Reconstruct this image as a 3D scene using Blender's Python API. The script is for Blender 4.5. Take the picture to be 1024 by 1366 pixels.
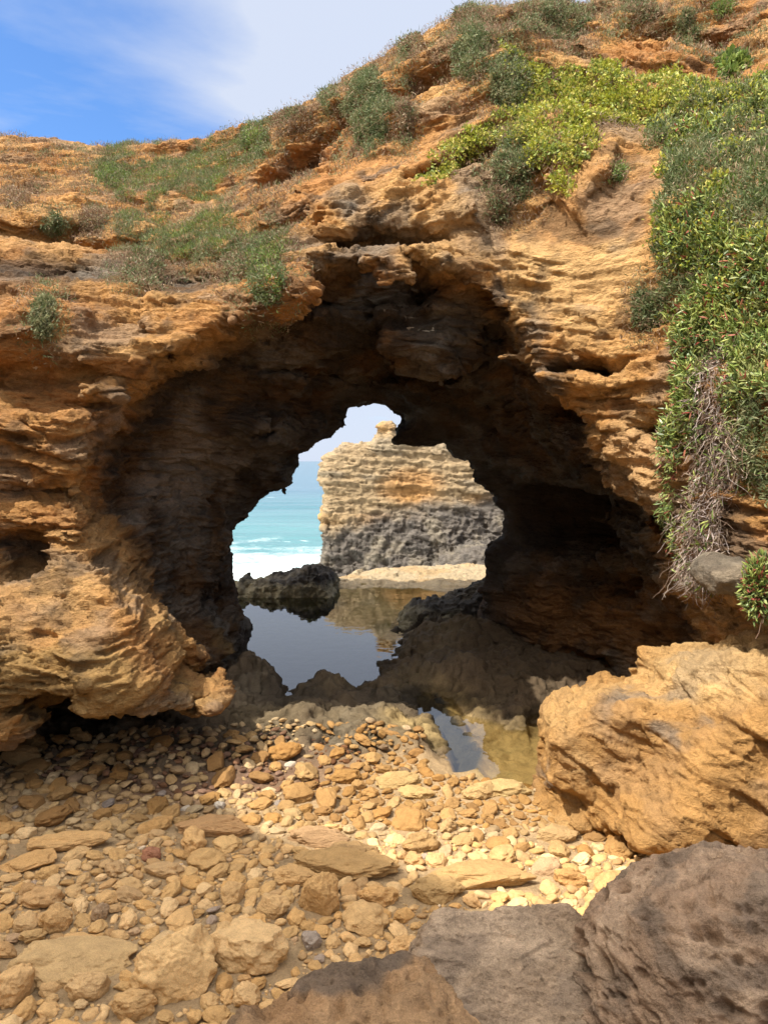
import bpy, math, time, mathutils
import numpy as np
T0=time.time()
def log(*a): print('[%.1f]'%(time.time()-T0),*a,flush=True)
for o in list(bpy.data.objects): bpy.data.objects.remove(o)
C=bpy.context.scene.collection
f32=np.float32
# ---------------------------------------------------------------- camera model (photo pixel <-> world)
FP=986.; CZ=2.6; PT=math.radians(3.95); cP,sP=math.cos(PT),math.sin(PT)
def ray(px,py):
    u=(np.asarray(px,float)-512)/FP; v=(683-np.asarray(py,float))/FP
    y=cP+v*sP; z=v*cP-sP
    return u/y, z/y
def at(px,py,Y):
    a,b=ray(px,py); return np.stack([a*Y,np.zeros_like(a)+Y,CZ+b*Y],-1)
def onz(px,py,z=0.):
    a,b=ray(px,py); Y=(z-CZ)/b; return np.stack([a*Y,Y],-1)
def proj(p):
    zz=p[:,2]-CZ; fw=p[:,1]*cP-zz*sP; up=p[:,1]*sP+zz*cP
    fw=np.where(fw<.05,.05,fw)
    return 512+FP*p[:,0]/fw, 683-FP*up/fw, fw
# ---------------------------------------------------------------- noise
_r=np.random.default_rng(11)
PERM=_r.permutation(256).astype(np.int32); PERM=np.concatenate([PERM,PERM,PERM])
_g=_r.normal(size=(256,3)); GR=(_g/np.linalg.norm(_g,axis=1)[:,None]).astype(f32)
def _pn(p):
    i=np.floor(p).astype(np.int32); f=(p-i).astype(f32); i&=255
    u=f*f*f*(f*(f*6-15)+10)
    out=None; c=[]
    for dx in (0,1):
        a=PERM[i[:,0]+dx]
        for dy in (0,1):
            b=PERM[a+i[:,1]+dy]
            for dz in (0,1):
                g=GR[PERM[b+i[:,2]+dz]]
                c.append(g[:,0]*(f[:,0]-dx)+g[:,1]*(f[:,1]-dy)+g[:,2]*(f[:,2]-dz))
    x=[c[k]+(c[k+4]-c[k])*u[:,0] for k in range(4)]
    y=[x[k]+(x[k+2]-x[k])*u[:,1] for k in range(2)]
    return (y[0]+(y[1]-y[0])*u[:,2])*1.5
def pn(p,sc=1.,off=0.):
    p=(p*np.asarray(sc,f32)+f32(off)).astype(f32); n=len(p)
    if n<300000: return _pn(p)
    return np.concatenate([_pn(p[k:k+300000]) for k in range(0,n,300000)])
def fbm(p,sc=1.,o=4,off=0.,gain=.5,ridge=False):
    r=0.;a=1.;s=np.asarray(sc,float)
    for k in range(o):
        v=pn(p,s,off+17.3*k)
        if ridge: v=.5-np.abs(v)*1.6
        r=r+v*a; a*=gain; s=s*2.03
    return r
def sst(a,b,x): t=np.clip((x-a)/(b-a),0,1); return t*t*(3-2*t)
def mixc(a,b,t): return a+(b-a)*np.asarray(t)[...,None]
# worley-like pits: distance to the nearest jittered cell point
_jt=_r.random((4096,3)).astype(f32)
def cell(p,sc,off=0.):
    p=(p*np.asarray(sc,f32)+f32(off)).astype(f32)
    def run(q):
        i=np.floor(q).astype(np.int32); best=np.full(len(q),9.,f32)
        for dx in (-1,0,1):
            for dy in (-1,0,1):
                for dz in (-1,0,1):
                    c=i+np.array([dx,dy,dz],np.int32)
                    h=(c[:,0]*73856093^c[:,1]*19349663^c[:,2]*83492791)&4095
                    d=c+_jt[h]-q; best=np.minimum(best,(d*d).sum(1))
        return np.sqrt(best)
    return np.concatenate([run(p[k:k+300000]) for k in range(0,len(p),300000)])
_rh=_r.random(4096).astype(f32)
def chips(p,sc,off=0.,warp=.25):
    """random height per jittered cell: broken, faceted steps"""
    p=(p*np.asarray(sc,f32)+f32(off)).astype(f32)
    if warp: p=p+np.stack([pn(p,1.3,k+.5) for k in range(3)],1)*f32(warp)
    def run(q):
        i=np.floor(q).astype(np.int32); best=np.full(len(q),9.,f32); hh=np.zeros(len(q),f32)
        for dx in (-1,0,1):
            for dy in (-1,0,1):
                for dz in (-1,0,1):
                    c=i+np.array([dx,dy,dz],np.int32)
                    h=(c[:,0]*73856093^c[:,1]*19349663^c[:,2]*83492791)&4095
                    e=c+_jt[h]-q; d=(e*e).sum(1); m=d<best; best=np.where(m,d,best); hh=np.where(m,_rh[h]+.35*(e[:,0]*(_rh[(h+7)&4095]-.5)+e[:,2]*(_rh[(h+9)&4095]-.5)),hh)
        return hh-.5
    return np.concatenate([run(p[k:k+300000]) for k in range(0,len(p),300000)])
# ---------------------------------------------------------------- 2-D polygon signed distance (negative inside)
def polysd(X,Z,P):
    P=np.asarray(P,float); n=len(P); d=np.full(X.shape,1e9); ins=np.zeros(X.shape,bool)
    for k in range(n):
        a=P[k];b=P[(k+1)%n]; e=b-a; wx=X-a[0]; wz=Z-a[1]
        t=np.clip((wx*e[0]+wz*e[1])/max(e@e,1e-12),0,1)
        d=np.minimum(d,(wx-e[0]*t)**2+(wz-e[1]*t)**2)
        c=(a[1]>Z)!=(b[1]>Z)
        with np.errstate(divide='ignore',invalid='ignore'):
            xi=(b[0]-a[0])*(Z-a[1])/(b[1]-a[1]+1e-12)+a[0]
        ins^=c&(X<xi)
    d=np.sqrt(d); return np.where(ins,-d,d)
def tps(P,V,Q,lam=1e-3):
    P=np.asarray(P,float);V=np.asarray(V,float);n=len(P)
    def K(A,B):
        r2=((A[:,None]-B[None])**2).sum(-1); return .5*r2*np.log(r2+1e-9)
    A=np.zeros((n+3,n+3));A[:n,:n]=K(P,P)+lam*np.eye(n);A[:n,n]=1;A[:n,n+1:]=P;A[n,:n]=1;A[n+1:,:n]=P.T
    w=np.linalg.solve(A,np.concatenate([V,np.zeros(3)]))
    out=[]
    for k in range(0,len(Q),20000):
        q=Q[k:k+20000]; out.append(K(q,P)@w[:n]+w[n]+q@w[n+1:])
    return np.concatenate(out)
# ---------------------------------------------------------------- surface nets
def nets(G,o,h):
    """G<0 is rock. returns verts, quads"""
    nx,ny,nz=G.shape; S=G<0
    cs=np.zeros((nx-1,ny-1,nz-1),np.int8)
    for a in (0,1):
        for b in (0,1):
            for c in (0,1): cs+=S[a:nx-1+a,b:ny-1+b,c:nz-1+c]
    act=(cs>0)&(cs<8); I,J,K=np.nonzero(act); idx=np.full(act.shape,-1,np.int32); idx[I,J,K]=np.arange(len(I))
    acc=np.zeros((len(I),3)); cnt=np.zeros(len(I))
    cor=[(a,b,c) for a in (0,1) for b in (0,1) for c in (0,1)]
    for p in cor:
        for ax in range(3):
            if p[ax]: continue
            q=list(p);q[ax]=1
            v0=G[I+p[0],J+p[1],K+p[2]];v1=G[I+q[0],J+q[1],K+q[2]]
            m=(v0<0)!=(v1<0); t=np.where(m,v0/np.where(m,v0-v1,1),0)
            for d in range(3): acc[:,d]+=m*(p[d]+(t if d==ax else 0))
            cnt+=m
    V=acc/cnt[:,None]+np.stack([I,J,K],1); V=V*h+np.asarray(o)
    Q=[]
    for ax in range(3):
        sl0=[slice(None)]*3; sl1=[slice(None)]*3; sl0[ax]=slice(0,-1); sl1[ax]=slice(1,None)
        a=S[tuple(sl0)];b=S[tuple(sl1)]; e=a!=b
        I,J,K=np.nonzero(e); p=np.stack([I,J,K],1); u,v=[(1,2),(2,0),(0,1)][ax]
        ok=(p[:,u]>0)&(p[:,v]>0)&(p[:,u]<G.shape[u]-1)&(p[:,v]<G.shape[v]-1); p=p[ok]
        sg=a[p[:,0],p[:,1],p[:,2]]
        def g(du,dv):
            q=p.copy();q[:,u]-=du;q[:,v]-=dv; return idx[q[:,0],q[:,1],q[:,2]]
        q=np.stack([g(1,1),g(0,1),g(0,0),g(1,0)],1)
        q[~sg]=q[~sg][:,::-1]; Q.append(q)
    return V,np.concatenate(Q)
def subdiv(V,Q):
    """one level of quad subdivision with light smoothing (Catmull-like masks left out)"""
    n=len(V); E=np.stack([Q,np.roll(Q,-1,1)],-1).reshape(-1,2); E.sort(1)
    key=E[:,0].astype(np.int64)*n+E[:,1]; uk,inv=np.unique(key,return_inverse=True)
    ev=(V[uk//n]+V[uk%n])*.5; fv=V[Q].mean(1)
    ei=inv.reshape(-1,4)+n; fi=np.arange(len(Q))+n+len(uk)
    V2=np.concatenate([V,ev,fv])
    Q2=np.concatenate([np.stack([Q[:,k],ei[:,k],fi,ei[:,k-1]],1) for k in range(4)])
    return V2,Q2
def smooth(V,Q,it=1,w=.5):
    n=len(V)
    for _ in range(it):
        S=np.zeros((n,3));c=np.zeros(n); cen=V[Q].mean(1)
        for k in range(4):
            for d in range(3): S[:,d]+=np.bincount(Q[:,k],cen[:,d],n)
            c+=np.bincount(Q[:,k],minlength=n)
        V=V*(1-w)+w*S/np.maximum(c,1)[:,None]
    return V
def normals(V,Q):
    a=V[Q[:,2]]-V[Q[:,0]];b=V[Q[:,3]]-V[Q[:,1]] if Q.shape[1]==4 else V[Q[:,1]]-V[Q[:,0]]
    fn=np.cross(a,b) if Q.shape[1]==4 else np.cross(b,a)
    N=np.zeros_like(V)
    for k in range(Q.shape[1]):
        for d in range(3): N[:,d]+=np.bincount(Q[:,k],fn[:,d],len(V))
    return N/np.maximum(np.linalg.norm(N,axis=1),1e-12)[:,None]
# ---------------------------------------------------------------- objects
def mesh(name,V,Q,mat=None,col=None,smooth_=True,parent=None,link=True):
    Q=np.asarray(Q,np.int32); me=bpy.data.meshes.new(name); k=Q.shape[1]
    me.vertices.add(len(V)); me.vertices.foreach_set('co',np.asarray(V,f32).ravel())
    me.loops.add(Q.size); me.loops.foreach_set('vertex_index',Q.ravel())
    me.polygons.add(len(Q)); me.polygons.foreach_set('loop_start',np.arange(0,Q.size,k,dtype=np.int32))
    me.update(calc_edges=True)
    me.polygons.foreach_set('use_smooth',np.full(len(Q),smooth_))
    if col is not None:
        ca=me.color_attributes.new('Col','FLOAT_COLOR','POINT'); c=np.ones((len(V),4),f32); c[:,:3]=col
        ca.data.foreach_set('color',c.ravel())
    if mat: me.materials.append(mat)
    if not link: return me
    o=bpy.data.objects.new(name,me); C.objects.link(o)
    if parent: o.parent=parent
    return o
def tag(o,label=None,cat=None,group=None,kind=None):
    if label: o['label']=label
    if cat: o['category']=cat
    if group: o['group']=group
    if kind: o['kind']=kind
    return o
def srgb(r,g,b):
    c=np.array([r,g,b],float)/255; return np.where(c<=.04045,c/12.92,((c+.055)/1.055)**2.4)
CLIFF_LEVELS=2
SUN=(58.,-.87,-.50); SUNE=4.1; SKYS=.15; EXPO=0.68; CLB=6.
CLOUD=(3.0,3.3,3.95,1); CLOUD_OFF=(.3,.2,0); CLOUD_ROT=.4; GAP=(-.40,.835,.375)
RIMY,RIMS,RIMZ=-2.,.0,6.
RIMH=14.
# ================================================================ materials
def nt(name):
    m=bpy.data.materials.new(name); m.use_nodes=True; t=m.node_tree; t.nodes.clear()
    return m,t
class NB:
    def __init__(s,t): s.t=t
    def n(s,ty,ins=None,**kw):
        x=s.t.nodes.new(ty)
        for k,v in kw.items(): setattr(x,k,v)
        for k,v in (ins or {}).items():
            i=x.inputs[k]
            if isinstance(v,bpy.types.NodeSocket): s.t.links.new(v,i)
            else: i.default_value=v
        return x
    def math(s,op,a,b=0.,c=None):
        i={0:a,1:b}
        if c is not None: i[2]=c
        return s.n('ShaderNodeMath',i,operation=op).outputs[0]
    def noise(s,vec,scale,detail=4,rough=.6,dist=0.):
        return s.n('ShaderNodeTexNoise',{'Vector':vec,'Scale':scale,'Detail':detail,'Roughness':rough,'Distortion':dist}).outputs['Fac']
    def mapr(s,v,a,b,c=0.,d=1.):
        return s.n('ShaderNodeMapRange',{'Value':v,'From Min':a,'From Max':b,'To Min':c,'To Max':d}).outputs[0]
    def mix(s,f,a,b,bt='MIX'):
        x=s.t.nodes.new('ShaderNodeMix'); x.data_type='RGBA'; x.blend_type=bt
        for i,v in ((0,f),(6,a),(7,b)):
            if isinstance(v,bpy.types.NodeSocket): s.t.links.new(v,x.inputs[i])
            else: x.inputs[i].default_value=v
        return x.outputs[2]
def rock_mat(name,scale=1.,bump=1.,flat=2.5,rough=.92,var=.35,pits=0.,fine=1.):
    m,t=nt(name); b=NB(t)
    g=b.n('ShaderNodeNewGeometry').outputs['Position']
    mp=b.n('ShaderNodeMapping',{'Vector':g,'Scale':(1,1,flat)}).outputs[0]
    col=b.n('ShaderNodeAttribute',attribute_name='Col').outputs['Color']
    n1=b.noise(mp,5*scale,8,.65,.3); n2=b.noise(mp,28*scale,6,.7); n3=b.noise(g,95*scale,4,.7)
    v=b.math('ADD',b.mapr(n1,.25,.75,1-var,1+var),b.mapr(n2,.25,.75,-.28*var*2,.28*var*2))
    v=b.math('ADD',v,b.mapr(n3,.3,.7,-.20*fine,.20*fine))
    n4=b.noise(g,330*scale,3,.7); v=b.math('ADD',v,b.mapr(n4,.3,.7,-.12*fine,.12*fine))
    c=b.mix(1.,col,b.n('ShaderNodeCombineColor',{0:v,1:v,2:v}).outputs[0],'MULTIPLY')
    # a little hue drift: bleached and rusty freckles
    fr=b.mapr(b.noise(mp,13*scale,5,.7,.5),.58,.72)
    c=b.mix(b.math('MULTIPLY',fr,.35),c,b.mix(1.,c,(1.25,1.2,1.3,1),'MULTIPLY'))
    h=b.math('ADD',b.math('MULTIPLY',n1,.07/scale),b.math('ADD',b.math('MULTIPLY',n2,.030/scale),b.math('MULTIPLY',n3,.010*fine/scale)))
    if pits:
        vo=b.n('ShaderNodeTexVoronoi',{'Vector':b.n('ShaderNodeMapping',{'Vector':g,'Scale':(1,1,1.6)}).outputs[0],'Scale':17*scale,'Randomness':1.},feature='F1').outputs['Distance']
        msk=b.mapr(b.noise(g,2.2*scale,3,.5),.45,.6)
        pit=b.math('MULTIPLY',b.mapr(vo,.05,.42,-1.,0.),msk)
        h=b.math('ADD',h,b.math('MULTIPLY',pit,.03*pits))
    bp=b.n('ShaderNodeBump',{'Height':h,'Strength':min(1.,1.*bump),'Distance':1.}).outputs[0]
    pr=b.n('ShaderNodeBsdfPrincipled',{'Base Color':c,'Roughness':rough,'Normal':bp,'Specular IOR Level':.25})
    o=b.n('ShaderNodeOutputMaterial',{'Surface':pr.outputs[0]})
    return m
M_cliff=rock_mat('cliff_limestone',1.,1.,2.2,pits=.6)
M_stack=rock_mat('stack_limestone',.6,1.,3.)
M_dark=rock_mat('dark_reef_rock',1.1,1.,1.3,pits=.8)
M_boul=rock_mat('boulder_limestone',1.3,1.,1.6,pits=.25)
M_fore=rock_mat('grey_weathered_rock',1.8,1.,1.4,pits=.35,var=.4,fine=1.4)
M_ground=rock_mat('shore_ground',1.8,1.,1.2,var=.3)
M_stone=rock_mat('beach_stone',3.,.6,1.2,var=.22,fine=1.3)
def leaf_mat(name,rough=.5,trans=.25):
    m,t=nt(name); b=NB(t)
    col=b.n('ShaderNodeAttribute',attribute_name='Col').outputs['Color']
    pr=b.n('ShaderNodeBsdfPrincipled',{'Base Color':col,'Roughness':rough,'Specular IOR Level':.3}).outputs[0]
    tr=b.n('ShaderNodeBsdfTranslucent',{'Color':col}).outputs[0]
    b.n('ShaderNodeOutputMaterial',{'Surface':b.n('ShaderNodeMixShader',{0:trans,1:pr,2:tr}).outputs[0]})
    return m
M_leaf=leaf_mat('leaf'); M_fleshy=leaf_mat('fleshy_leaf',.35,.12); M_dry=leaf_mat('dry_stem',.8,.05)
def water_mat(name,tint,bump,scale):
    m,t=nt(name); b=NB(t)
    g=b.n('ShaderNodeNewGeometry').outputs['Position']
    h=b.noise(g,scale,2,.5)
    bp=b.n('ShaderNodeBump',{'Height':h,'Strength':1.,'Distance':bump}).outputs[0]
    fr=b.n('ShaderNodeFresnel',{'IOR':1.6,'Normal':bp}).outputs[0]
    gl=b.n('ShaderNodeBsdfGlossy',{'Roughness':0.,'Normal':bp,'Color':(1,1,1,1)}).outputs[0]
    tr=b.n('ShaderNodeBsdfTransparent',{'Color':tint}).outputs[0]
    b.n('ShaderNodeOutputMaterial',{'Surface':b.n('ShaderNodeMixShader',{0:b.math('MULTIPLY',fr,1.0),1:tr,2:gl}).outputs[0]})
    return m
M_pool=water_mat('pool_water',(.55,.60,.42,1),.0018,5.)
M_clear=water_mat('clear_water',(.86,.84,.72,1),.0015,4.)
def sea_mat():
    m,t=nt('sea_water'); b=NB(t)
    g=b.n('ShaderNodeNewGeometry').outputs['Position']
    mp=b.n('ShaderNodeMapping',{'Vector':g,'Scale':(.35,1,1)}).outputs[0]
    w=b.noise(mp,.5,6,.62,.4); sw=b.noise(mp,.06,3,.5,.3)
    sx=b.n('ShaderNodeSeparateXYZ',{0:g})
    far=b.mapr(sx.outputs[1],30,140)
    deep=b.mix(b.mapr(sw,.35,.65),(.06,.19,.195,1),(.10,.26,.255,1))
    deep=b.mix(far,deep,(.05,.135,.19,1))
    # foam: thin streaks everywhere, thick by the rocks
    st=b.mapr(b.noise(mp,.9,7,.7,1.),.60,.68)
    line=b.mapr(b.noise(b.n('ShaderNodeMapping',{'Vector':g,'Scale':(.03,.12,1)}).outputs[0],1.,4,.6,.6),.52,.64)
    near=b.mapr(b.math('ADD',sx.outputs[1],b.mapr(b.noise(g,.25,4,.6),.3,.7,-8,8)),50,34)
    lace=b.mapr(b.noise(g,1.6,8,.75,1.5),.40,.55,.35,1.)
    foam=b.math('MAXIMUM',b.math('MULTIPLY',st,b.math('MULTIPLY',line,.95)),b.math('MULTIPLY',near,lace))
    c=b.mix(foam,deep,(.80,.84,.84,1))
    bp=b.n('ShaderNodeBump',{'Height':w,'Strength':.6,'Distance':.5}).outputs[0]
    pr=b.n('ShaderNodeBsdfPrincipled',{'Base Color':c,'Roughness':b.mapr(foam,0,1,.18,.8),'IOR':1.33,'Normal':bp,'Specular IOR Level':.3})
    b.n('ShaderNodeOutputMaterial',{'Surface':pr.outputs[0]})
    return m
M_sea=sea_mat()
# ================================================================ rock arch
def pxz(L,Y): # photo pixels -> (x,z) on the plane y=Y
    return np.array([at(a,b,Y)[[0,2]] for a,b in L])
REAR=[(330,900),(326,860),(334,838),(316,815),(318,790),(309,765),(311,740),(306,705),(325,690),(343,672),(352,660),(376,651),(392,630),(402,606),(414,586),(440,576),(463,570),(466,550),(500,546),(511,556),(530,560),(527,588),(560,592),(597,592),(602,606),(620,616),(634,640),(653,660),(655,680),(668,688),(673,715),(660,740),(650,770),(640,782),(637,812),(640,850),(660,900),(700,1100),(340,1100)]
S85=[(290,960),(290,850),(275,800),(292,740),(280,680),(300,640),(335,580),(385,525),(450,490),(520,478),(590,495),(650,520),(700,565),(745,620),(775,680),(790,740),(785,800),(770,860),(780,930),(740,1200),(320,1200)]
S73=[(300,1010),(285,900),(215,800),(195,700),(172,640),(190,570),(270,500),(345,440),(405,410),(440,385),(520,375),(585,395),(625,430),(665,465),(705,520),(760,560),(820,640),(870,700),(900,760),(905,830),(890,900),(860,960),(780,1300),(300,1300)]
S65=[(305,1010),(300,905),(212,815),(160,745),(118,660),(128,600),(162,550),(222,480),(300,435),(380,425),(415,345),(470,318),(520,303),(580,345),(640,375),(685,410),(705,455),(735,520),(785,600),(835,670),(900,735),(940,790),(950,860),(960,960),(940,1300),(300,1300)]
def slices():
    L=[(2.0,pxz(S65,6.5)*1.0),(5.9,pxz(S65,6.4)),(6.5,pxz(S65,6.5)),(7.4,pxz(S73,7.4)),(8.6,pxz(S85,8.6)),(9.9,pxz(REAR,9.9)),(10.3,pxz(REAR,10.2))]
    r=pxz(REAR,10.2); c=r.mean(0); L.append((13.,(r-c)*1.7+c+np.array([.1,.3]))); L.append((16.,(r-c)*2.1+c+np.array([.1,.3])))
    return L
# front surface: photo pixel + distance of the rock there
FRONT=[(0,1000,5.05),(100,960,5.1),(200,950,5.4),(290,900,5.9),(0,880,5.4),(120,850,5.6),(0,740,6.0),(100,700,6.0),(185,740,5.95),
(0,600,6.1),(40,525,6.0),(60,640,6.05),(100,560,6.15),(180,600,6.3),(0,480,6.0),(120,478,6.0),(230,480,6.25),(0,400,6.7),(100,400,6.7),(200,415,6.6),(300,420,6.4),(370,400,6.3),
(0,300,8.2),(120,310,8.5),(250,320,8.3),(340,330,7.4),(0,200,11.),(150,215,11.3),(260,215,10.6),(330,240,9.2),(400,250,8.0),(420,330,6.9),
(380,170,9.8),(450,200,8.6),(470,280,7.3),(520,295,6.8),(480,100,9.8),(540,160,8.3),(600,250,7.0),(600,340,6.6),(560,90,8.8),(620,40,9.2),(640,120,8.0),
(680,300,6.7),(690,400,6.55),(720,200,7.2),(760,100,8.2),(760,300,6.55),(760,420,6.4),(740,500,6.4),(830,520,6.1),(840,300,6.3),(840,620,6.0),(900,720,5.7),
(780,30,9.2),(860,90,8.0),(860,180,6.9),(900,20,8.9),(940,110,7.2),(960,250,5.9),(950,400,5.5),(950,560,5.3),(955,700,5.2),(1000,30,8.3),(1024,150,6.4),
(1024,300,5.3),(1024,500,4.9),(1020,680,4.7),(1000,760,4.75),(960,800,5.3),(1024,800,4.6),(900,900,6.5),(960,900,5.6),(1100,600,4.3),(1100,300,4.8),(1200,500,3.6),(1200,150,5.2),(1150,900,3.8),
(-200,900,4.8),(-200,600,5.8),(-200,400,6.4),(-200,200,10.),(-100,100,12.)]
RIDGE=[(-300,160,11.5),(0,172,11.5),(60,178,11.5),(105,188,11.5),(145,199,11.5),(170,196,11.4),(200,190,11.2),(280,183,10.8),(350,165,10.4),(400,147,10.2),(430,135,10.),(470,92,9.9),(500,72,9.7),(560,50,9.3),(600,26,9.4),(640,12,9.5),(700,8,9.5),(780,-6,9.6),(900,-50,9.5),(1100,-80,9.)]
def strata(p):
    x,y,z=p[:,0],p[:,1],p[:,2]
    dip=.30*sst(4.2,6.2,z)*np.clip(x+1.5,-1.,4.)*sst(3.2,.8,np.abs(x-.2)) 
    return z-dip+.05*x+.22*pn(p,.45,5.)+.07*pn(p,1.6,9.)
_rl=np.random.default_rng(5); BED=_rl.random(512).astype(f32)
def bed(s,fr,sharp=.25,off=0):
    t=s*fr+off+100; i=np.floor(t).astype(int); f=t-i; a=BED[i&511];b=BED[(i+1)&511]
    return a+(b-a)*sst(1-sharp,1.,f)-.5
def field(p,front,zt,sl,Y):
    pass
def build_cliff():
    h=.065; ox,oy,oz=-7.6,2.6,-.7; nx,ny,nz=int(14.2/h),int(11.2/h),int(10.2/h)
    xs=ox+np.arange(nx)*h; ys=oy+np.arange(ny)*h; zs=oz+np.arange(nz)*h
    P=[];D=[]
    for a,b,Y in FRONT: q=at(a,b,Y); P.append((q[0],q[2])); D.append(Y)
    X,Z=np.meshgrid(xs,zs,indexing='ij')
    yf=tps(P,D,np.stack([X.ravel(),Z.ravel()],1),lam=.02).reshape(X.shape)
    yf=np.clip(yf,2.9,12.2)
    R=np.array([at(a,b,Y) for a,b,Y in RIDGE]); zt=np.interp(xs,R[:,0],R[:,2]); ry=np.interp(xs,R[:,0],R[:,1])
    yb=11.6+np.clip(Z-4,0,9)*.75
    S=slices(); yk=[s[0] for s in S]; sd=[polysd(X,Z,s[1]) for s in S]
    # undercut along the foot of the left pillar
    lx=np.array([-6,-2.6,-2.35,-2.,-1.62,-1.3,-1.15,-.95]); lz=np.array([.55,.52,.57,.53,.55,.64,.45,-.3]); lip=np.interp(xs,lx,lz)
    G=np.empty((nx,ny,nz),f32)
    for j,y in enumerate(ys):
        d=(yf-y)*.75
        top=(Z-zt[:,None]-.12*np.maximum(0,ry[:,None]-y)+.05*(y-ry[:,None]))*.9
        d=np.maximum(d,top); d=np.maximum(d,(y-yb)*.8)
        k=min(max(np.searchsorted(yk,y)-1,0),len(yk)-2); t=(y-yk[k])/(yk[k+1]-yk[k]); c=sd[k]*(1-t)+sd[k+1]*t
        d=np.maximum(d,-c)
        # left undercut
        u=np.maximum.reduce([Z-lip[:,None],np.zeros_like(Z)+(y-7.4),X+1.0+.0*Z,-(Z+1.2)])
        d=np.maximum(d,-u)
        G[:,j]=d
    XX,YY,ZZ=xs[:,None,None],ys[None,:,None],zs[None,None,:]
    def ell(c,r,rot=0.):
        dx,dy,dz=XX-c[0],YY-c[1],ZZ-c[2]
        if rot: dx,dz=dx*math.cos(rot)+dz*math.sin(rot),-dx*math.sin(rot)+dz*math.cos(rot)
        q=np.sqrt((dx/r[0])**2+(dy/r[1])**2+(dz/r[2])**2); return (q-1)*min(r)
    def cut(px,py,Y,r,rot=0.):
        nonlocal G; G=np.maximum(G,-ell(at(px,py,Y),r,rot)).astype(f32)
    def add(px,py,Y,r,rot=0.):
        nonlocal G; e=ell(at(px,py,Y),r,rot); k=.10; hh=np.clip(.5+.5*(e-G)/k,0,1); G=(G*hh+e*(1-hh)-k*hh*(1-hh)).astype(f32)
    cut(8,752,5.9,(.24,.75,.20))                                 # little cave, left
    cut(475,320,7.0,(.42,.45,.13),-.15)          # slot over the brow
    add(500,345,6.75,(.42,.3,.15),-.3); add(590,450,7.6,(.55,.5,.5)); 
    add(640,480,6.95,(.38,.4,.16),.1)
    cut(500,400,7.2,(.55,.35,.30)); cut(640,420,6.8,(.30,.25,.24),.4)
    cut(385,228,9.0,(.38,.6,.22),.35); cut(560,240,7.6,(.9,.35,.08),.2); add(630,300,6.85,(.45,.25,.13)); cut(760,700,8.9,(.85,.9,.5)); cut(780,780,8.2,(.7,.8,.35))
    cut(460,165,8.9,(.6,.5,.1),.3); cut(590,95,8.7,(.5,.4,.12),.1); cut(740,60,8.9,(.6,.4,.12)); cut(880,50,8.6,(.35,.5,.13)); cut(960,60,8.3,(.5,.5,.12),-.1)
    cut(780,490,6.35,(.7,.22,.05),-.05); cut(860,570,5.95,(.5,.2,.05),.0); cut(760,490,6.3,(.5,.2,.05))
    cut(60,500,6.0,(1.2,.2,.05)); cut(80,540,6.1,(.6,.25,.07)); cut(210,640,6.5,(.25,.35,.3)); cut(90,650,6.0,(.9,.2,.06),.1)
    cut(90,880,5.75,(.5,.25,.12),.1); cut(30,300,8.3,(.4,.5,.14)); cut(100,330,8.3,(.35,.5,.1))
    # noise in a band round the surface
    m=np.abs(G)<.55; I,J,K=np.nonzero(m); p=np.stack([xs[I],ys[J],zs[K]],1).astype(f32); log('band',len(p))
    s=strata(p); q=np.stack([p[:,0],p[:,1],s*2.4],1)
    rear=sst(9.3,9.8,p[:,1])*sst(11.2,10.6,p[:,1])
    inn=sst(.9,.3,p[:,2])
    lw=1-.6*sst(3.4,2.6,p[:,2])*sst(-1.,-1.6,p[:,0])
    n=.24*fbm(q,.55,3,3.)+(.09*bed(s,2.3,.3)+.10*bed(s,5.1,.35,37))*lw+.07*fbm(q,1.7,2,31.,ridge=True)+.14*chips(np.stack([p[:,0],p[:,1],s*1.7],1),1.5,3.)-.035
    tn=sst(6.6,7.4,p[:,1])*sst(11.,10.3,p[:,1])*sst(4.9,4.3,p[:,2])
    n+=tn*(.20*bed(s,2.2,.15,60)+.15*bed(s,4.3,.2,160)+.16*chips(np.stack([p[:,0],p[:,1],s*2.6],1),1.3,31.))
    n*=(1-.55*rear)
    n*=1-.45*sst(3.9,3.0,p[:,2])*sst(-1.2,-1.8,p[:,0])*sst(.8,1.3,p[:,2])
    smo=np.exp(-(((p[:,0]-1.85)/.8)**2+((p[:,2]-4.3)/.55)**2))*(p[:,1]<7)   # smooth pale panel right of the brow
    n*=1-.8*smo
    G[I,J,K]=G[I,J,K]-n.astype(f32)
    G[0]=G[-1]=1;G[:,-1]=1;G[:,0]=1;G[:,:,-1]=1;G[:,:,0]=1
    V,Q=nets(G,(ox,oy,oz),h); V=smooth(V,Q,1,.5); log('cliff nets',len(V))
    # drop floating crumbs
    comp=np.arange(len(V)); E=np.concatenate([Q[:,[0,1]],Q[:,[1,2]],Q[:,[2,3]]])
    for _ in range(400):
        old=comp.copy(); mn=np.minimum(comp[E[:,0]],comp[E[:,1]]); np.minimum.at(comp,E[:,0],mn); np.minimum.at(comp,E[:,1],mn); comp=comp[comp]
        if (old==comp).all(): break
    c,k=np.unique(comp,return_counts=True); main=c[k.argmax()]; Q=Q[(comp==main)[Q[:,0]]]
    used=np.unique(Q); re=np.full(len(V),-1); re[used]=np.arange(len(used)); V=V[used];Q=re[Q]
    return V,Q
def in_view(V,Q,marg=90):
    px,py,fw=proj(V); N=normals(V,Q); cam=np.array([0,0,CZ]); d=cam-V
    face=(N*d).sum(1)/np.linalg.norm(d,axis=1)>-.35
    ok=(px>-marg)&(px<1024+marg)&(py>-marg)&(py<1366+marg)&face&(fw>.3)
    return ok[Q].any(1)
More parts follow.
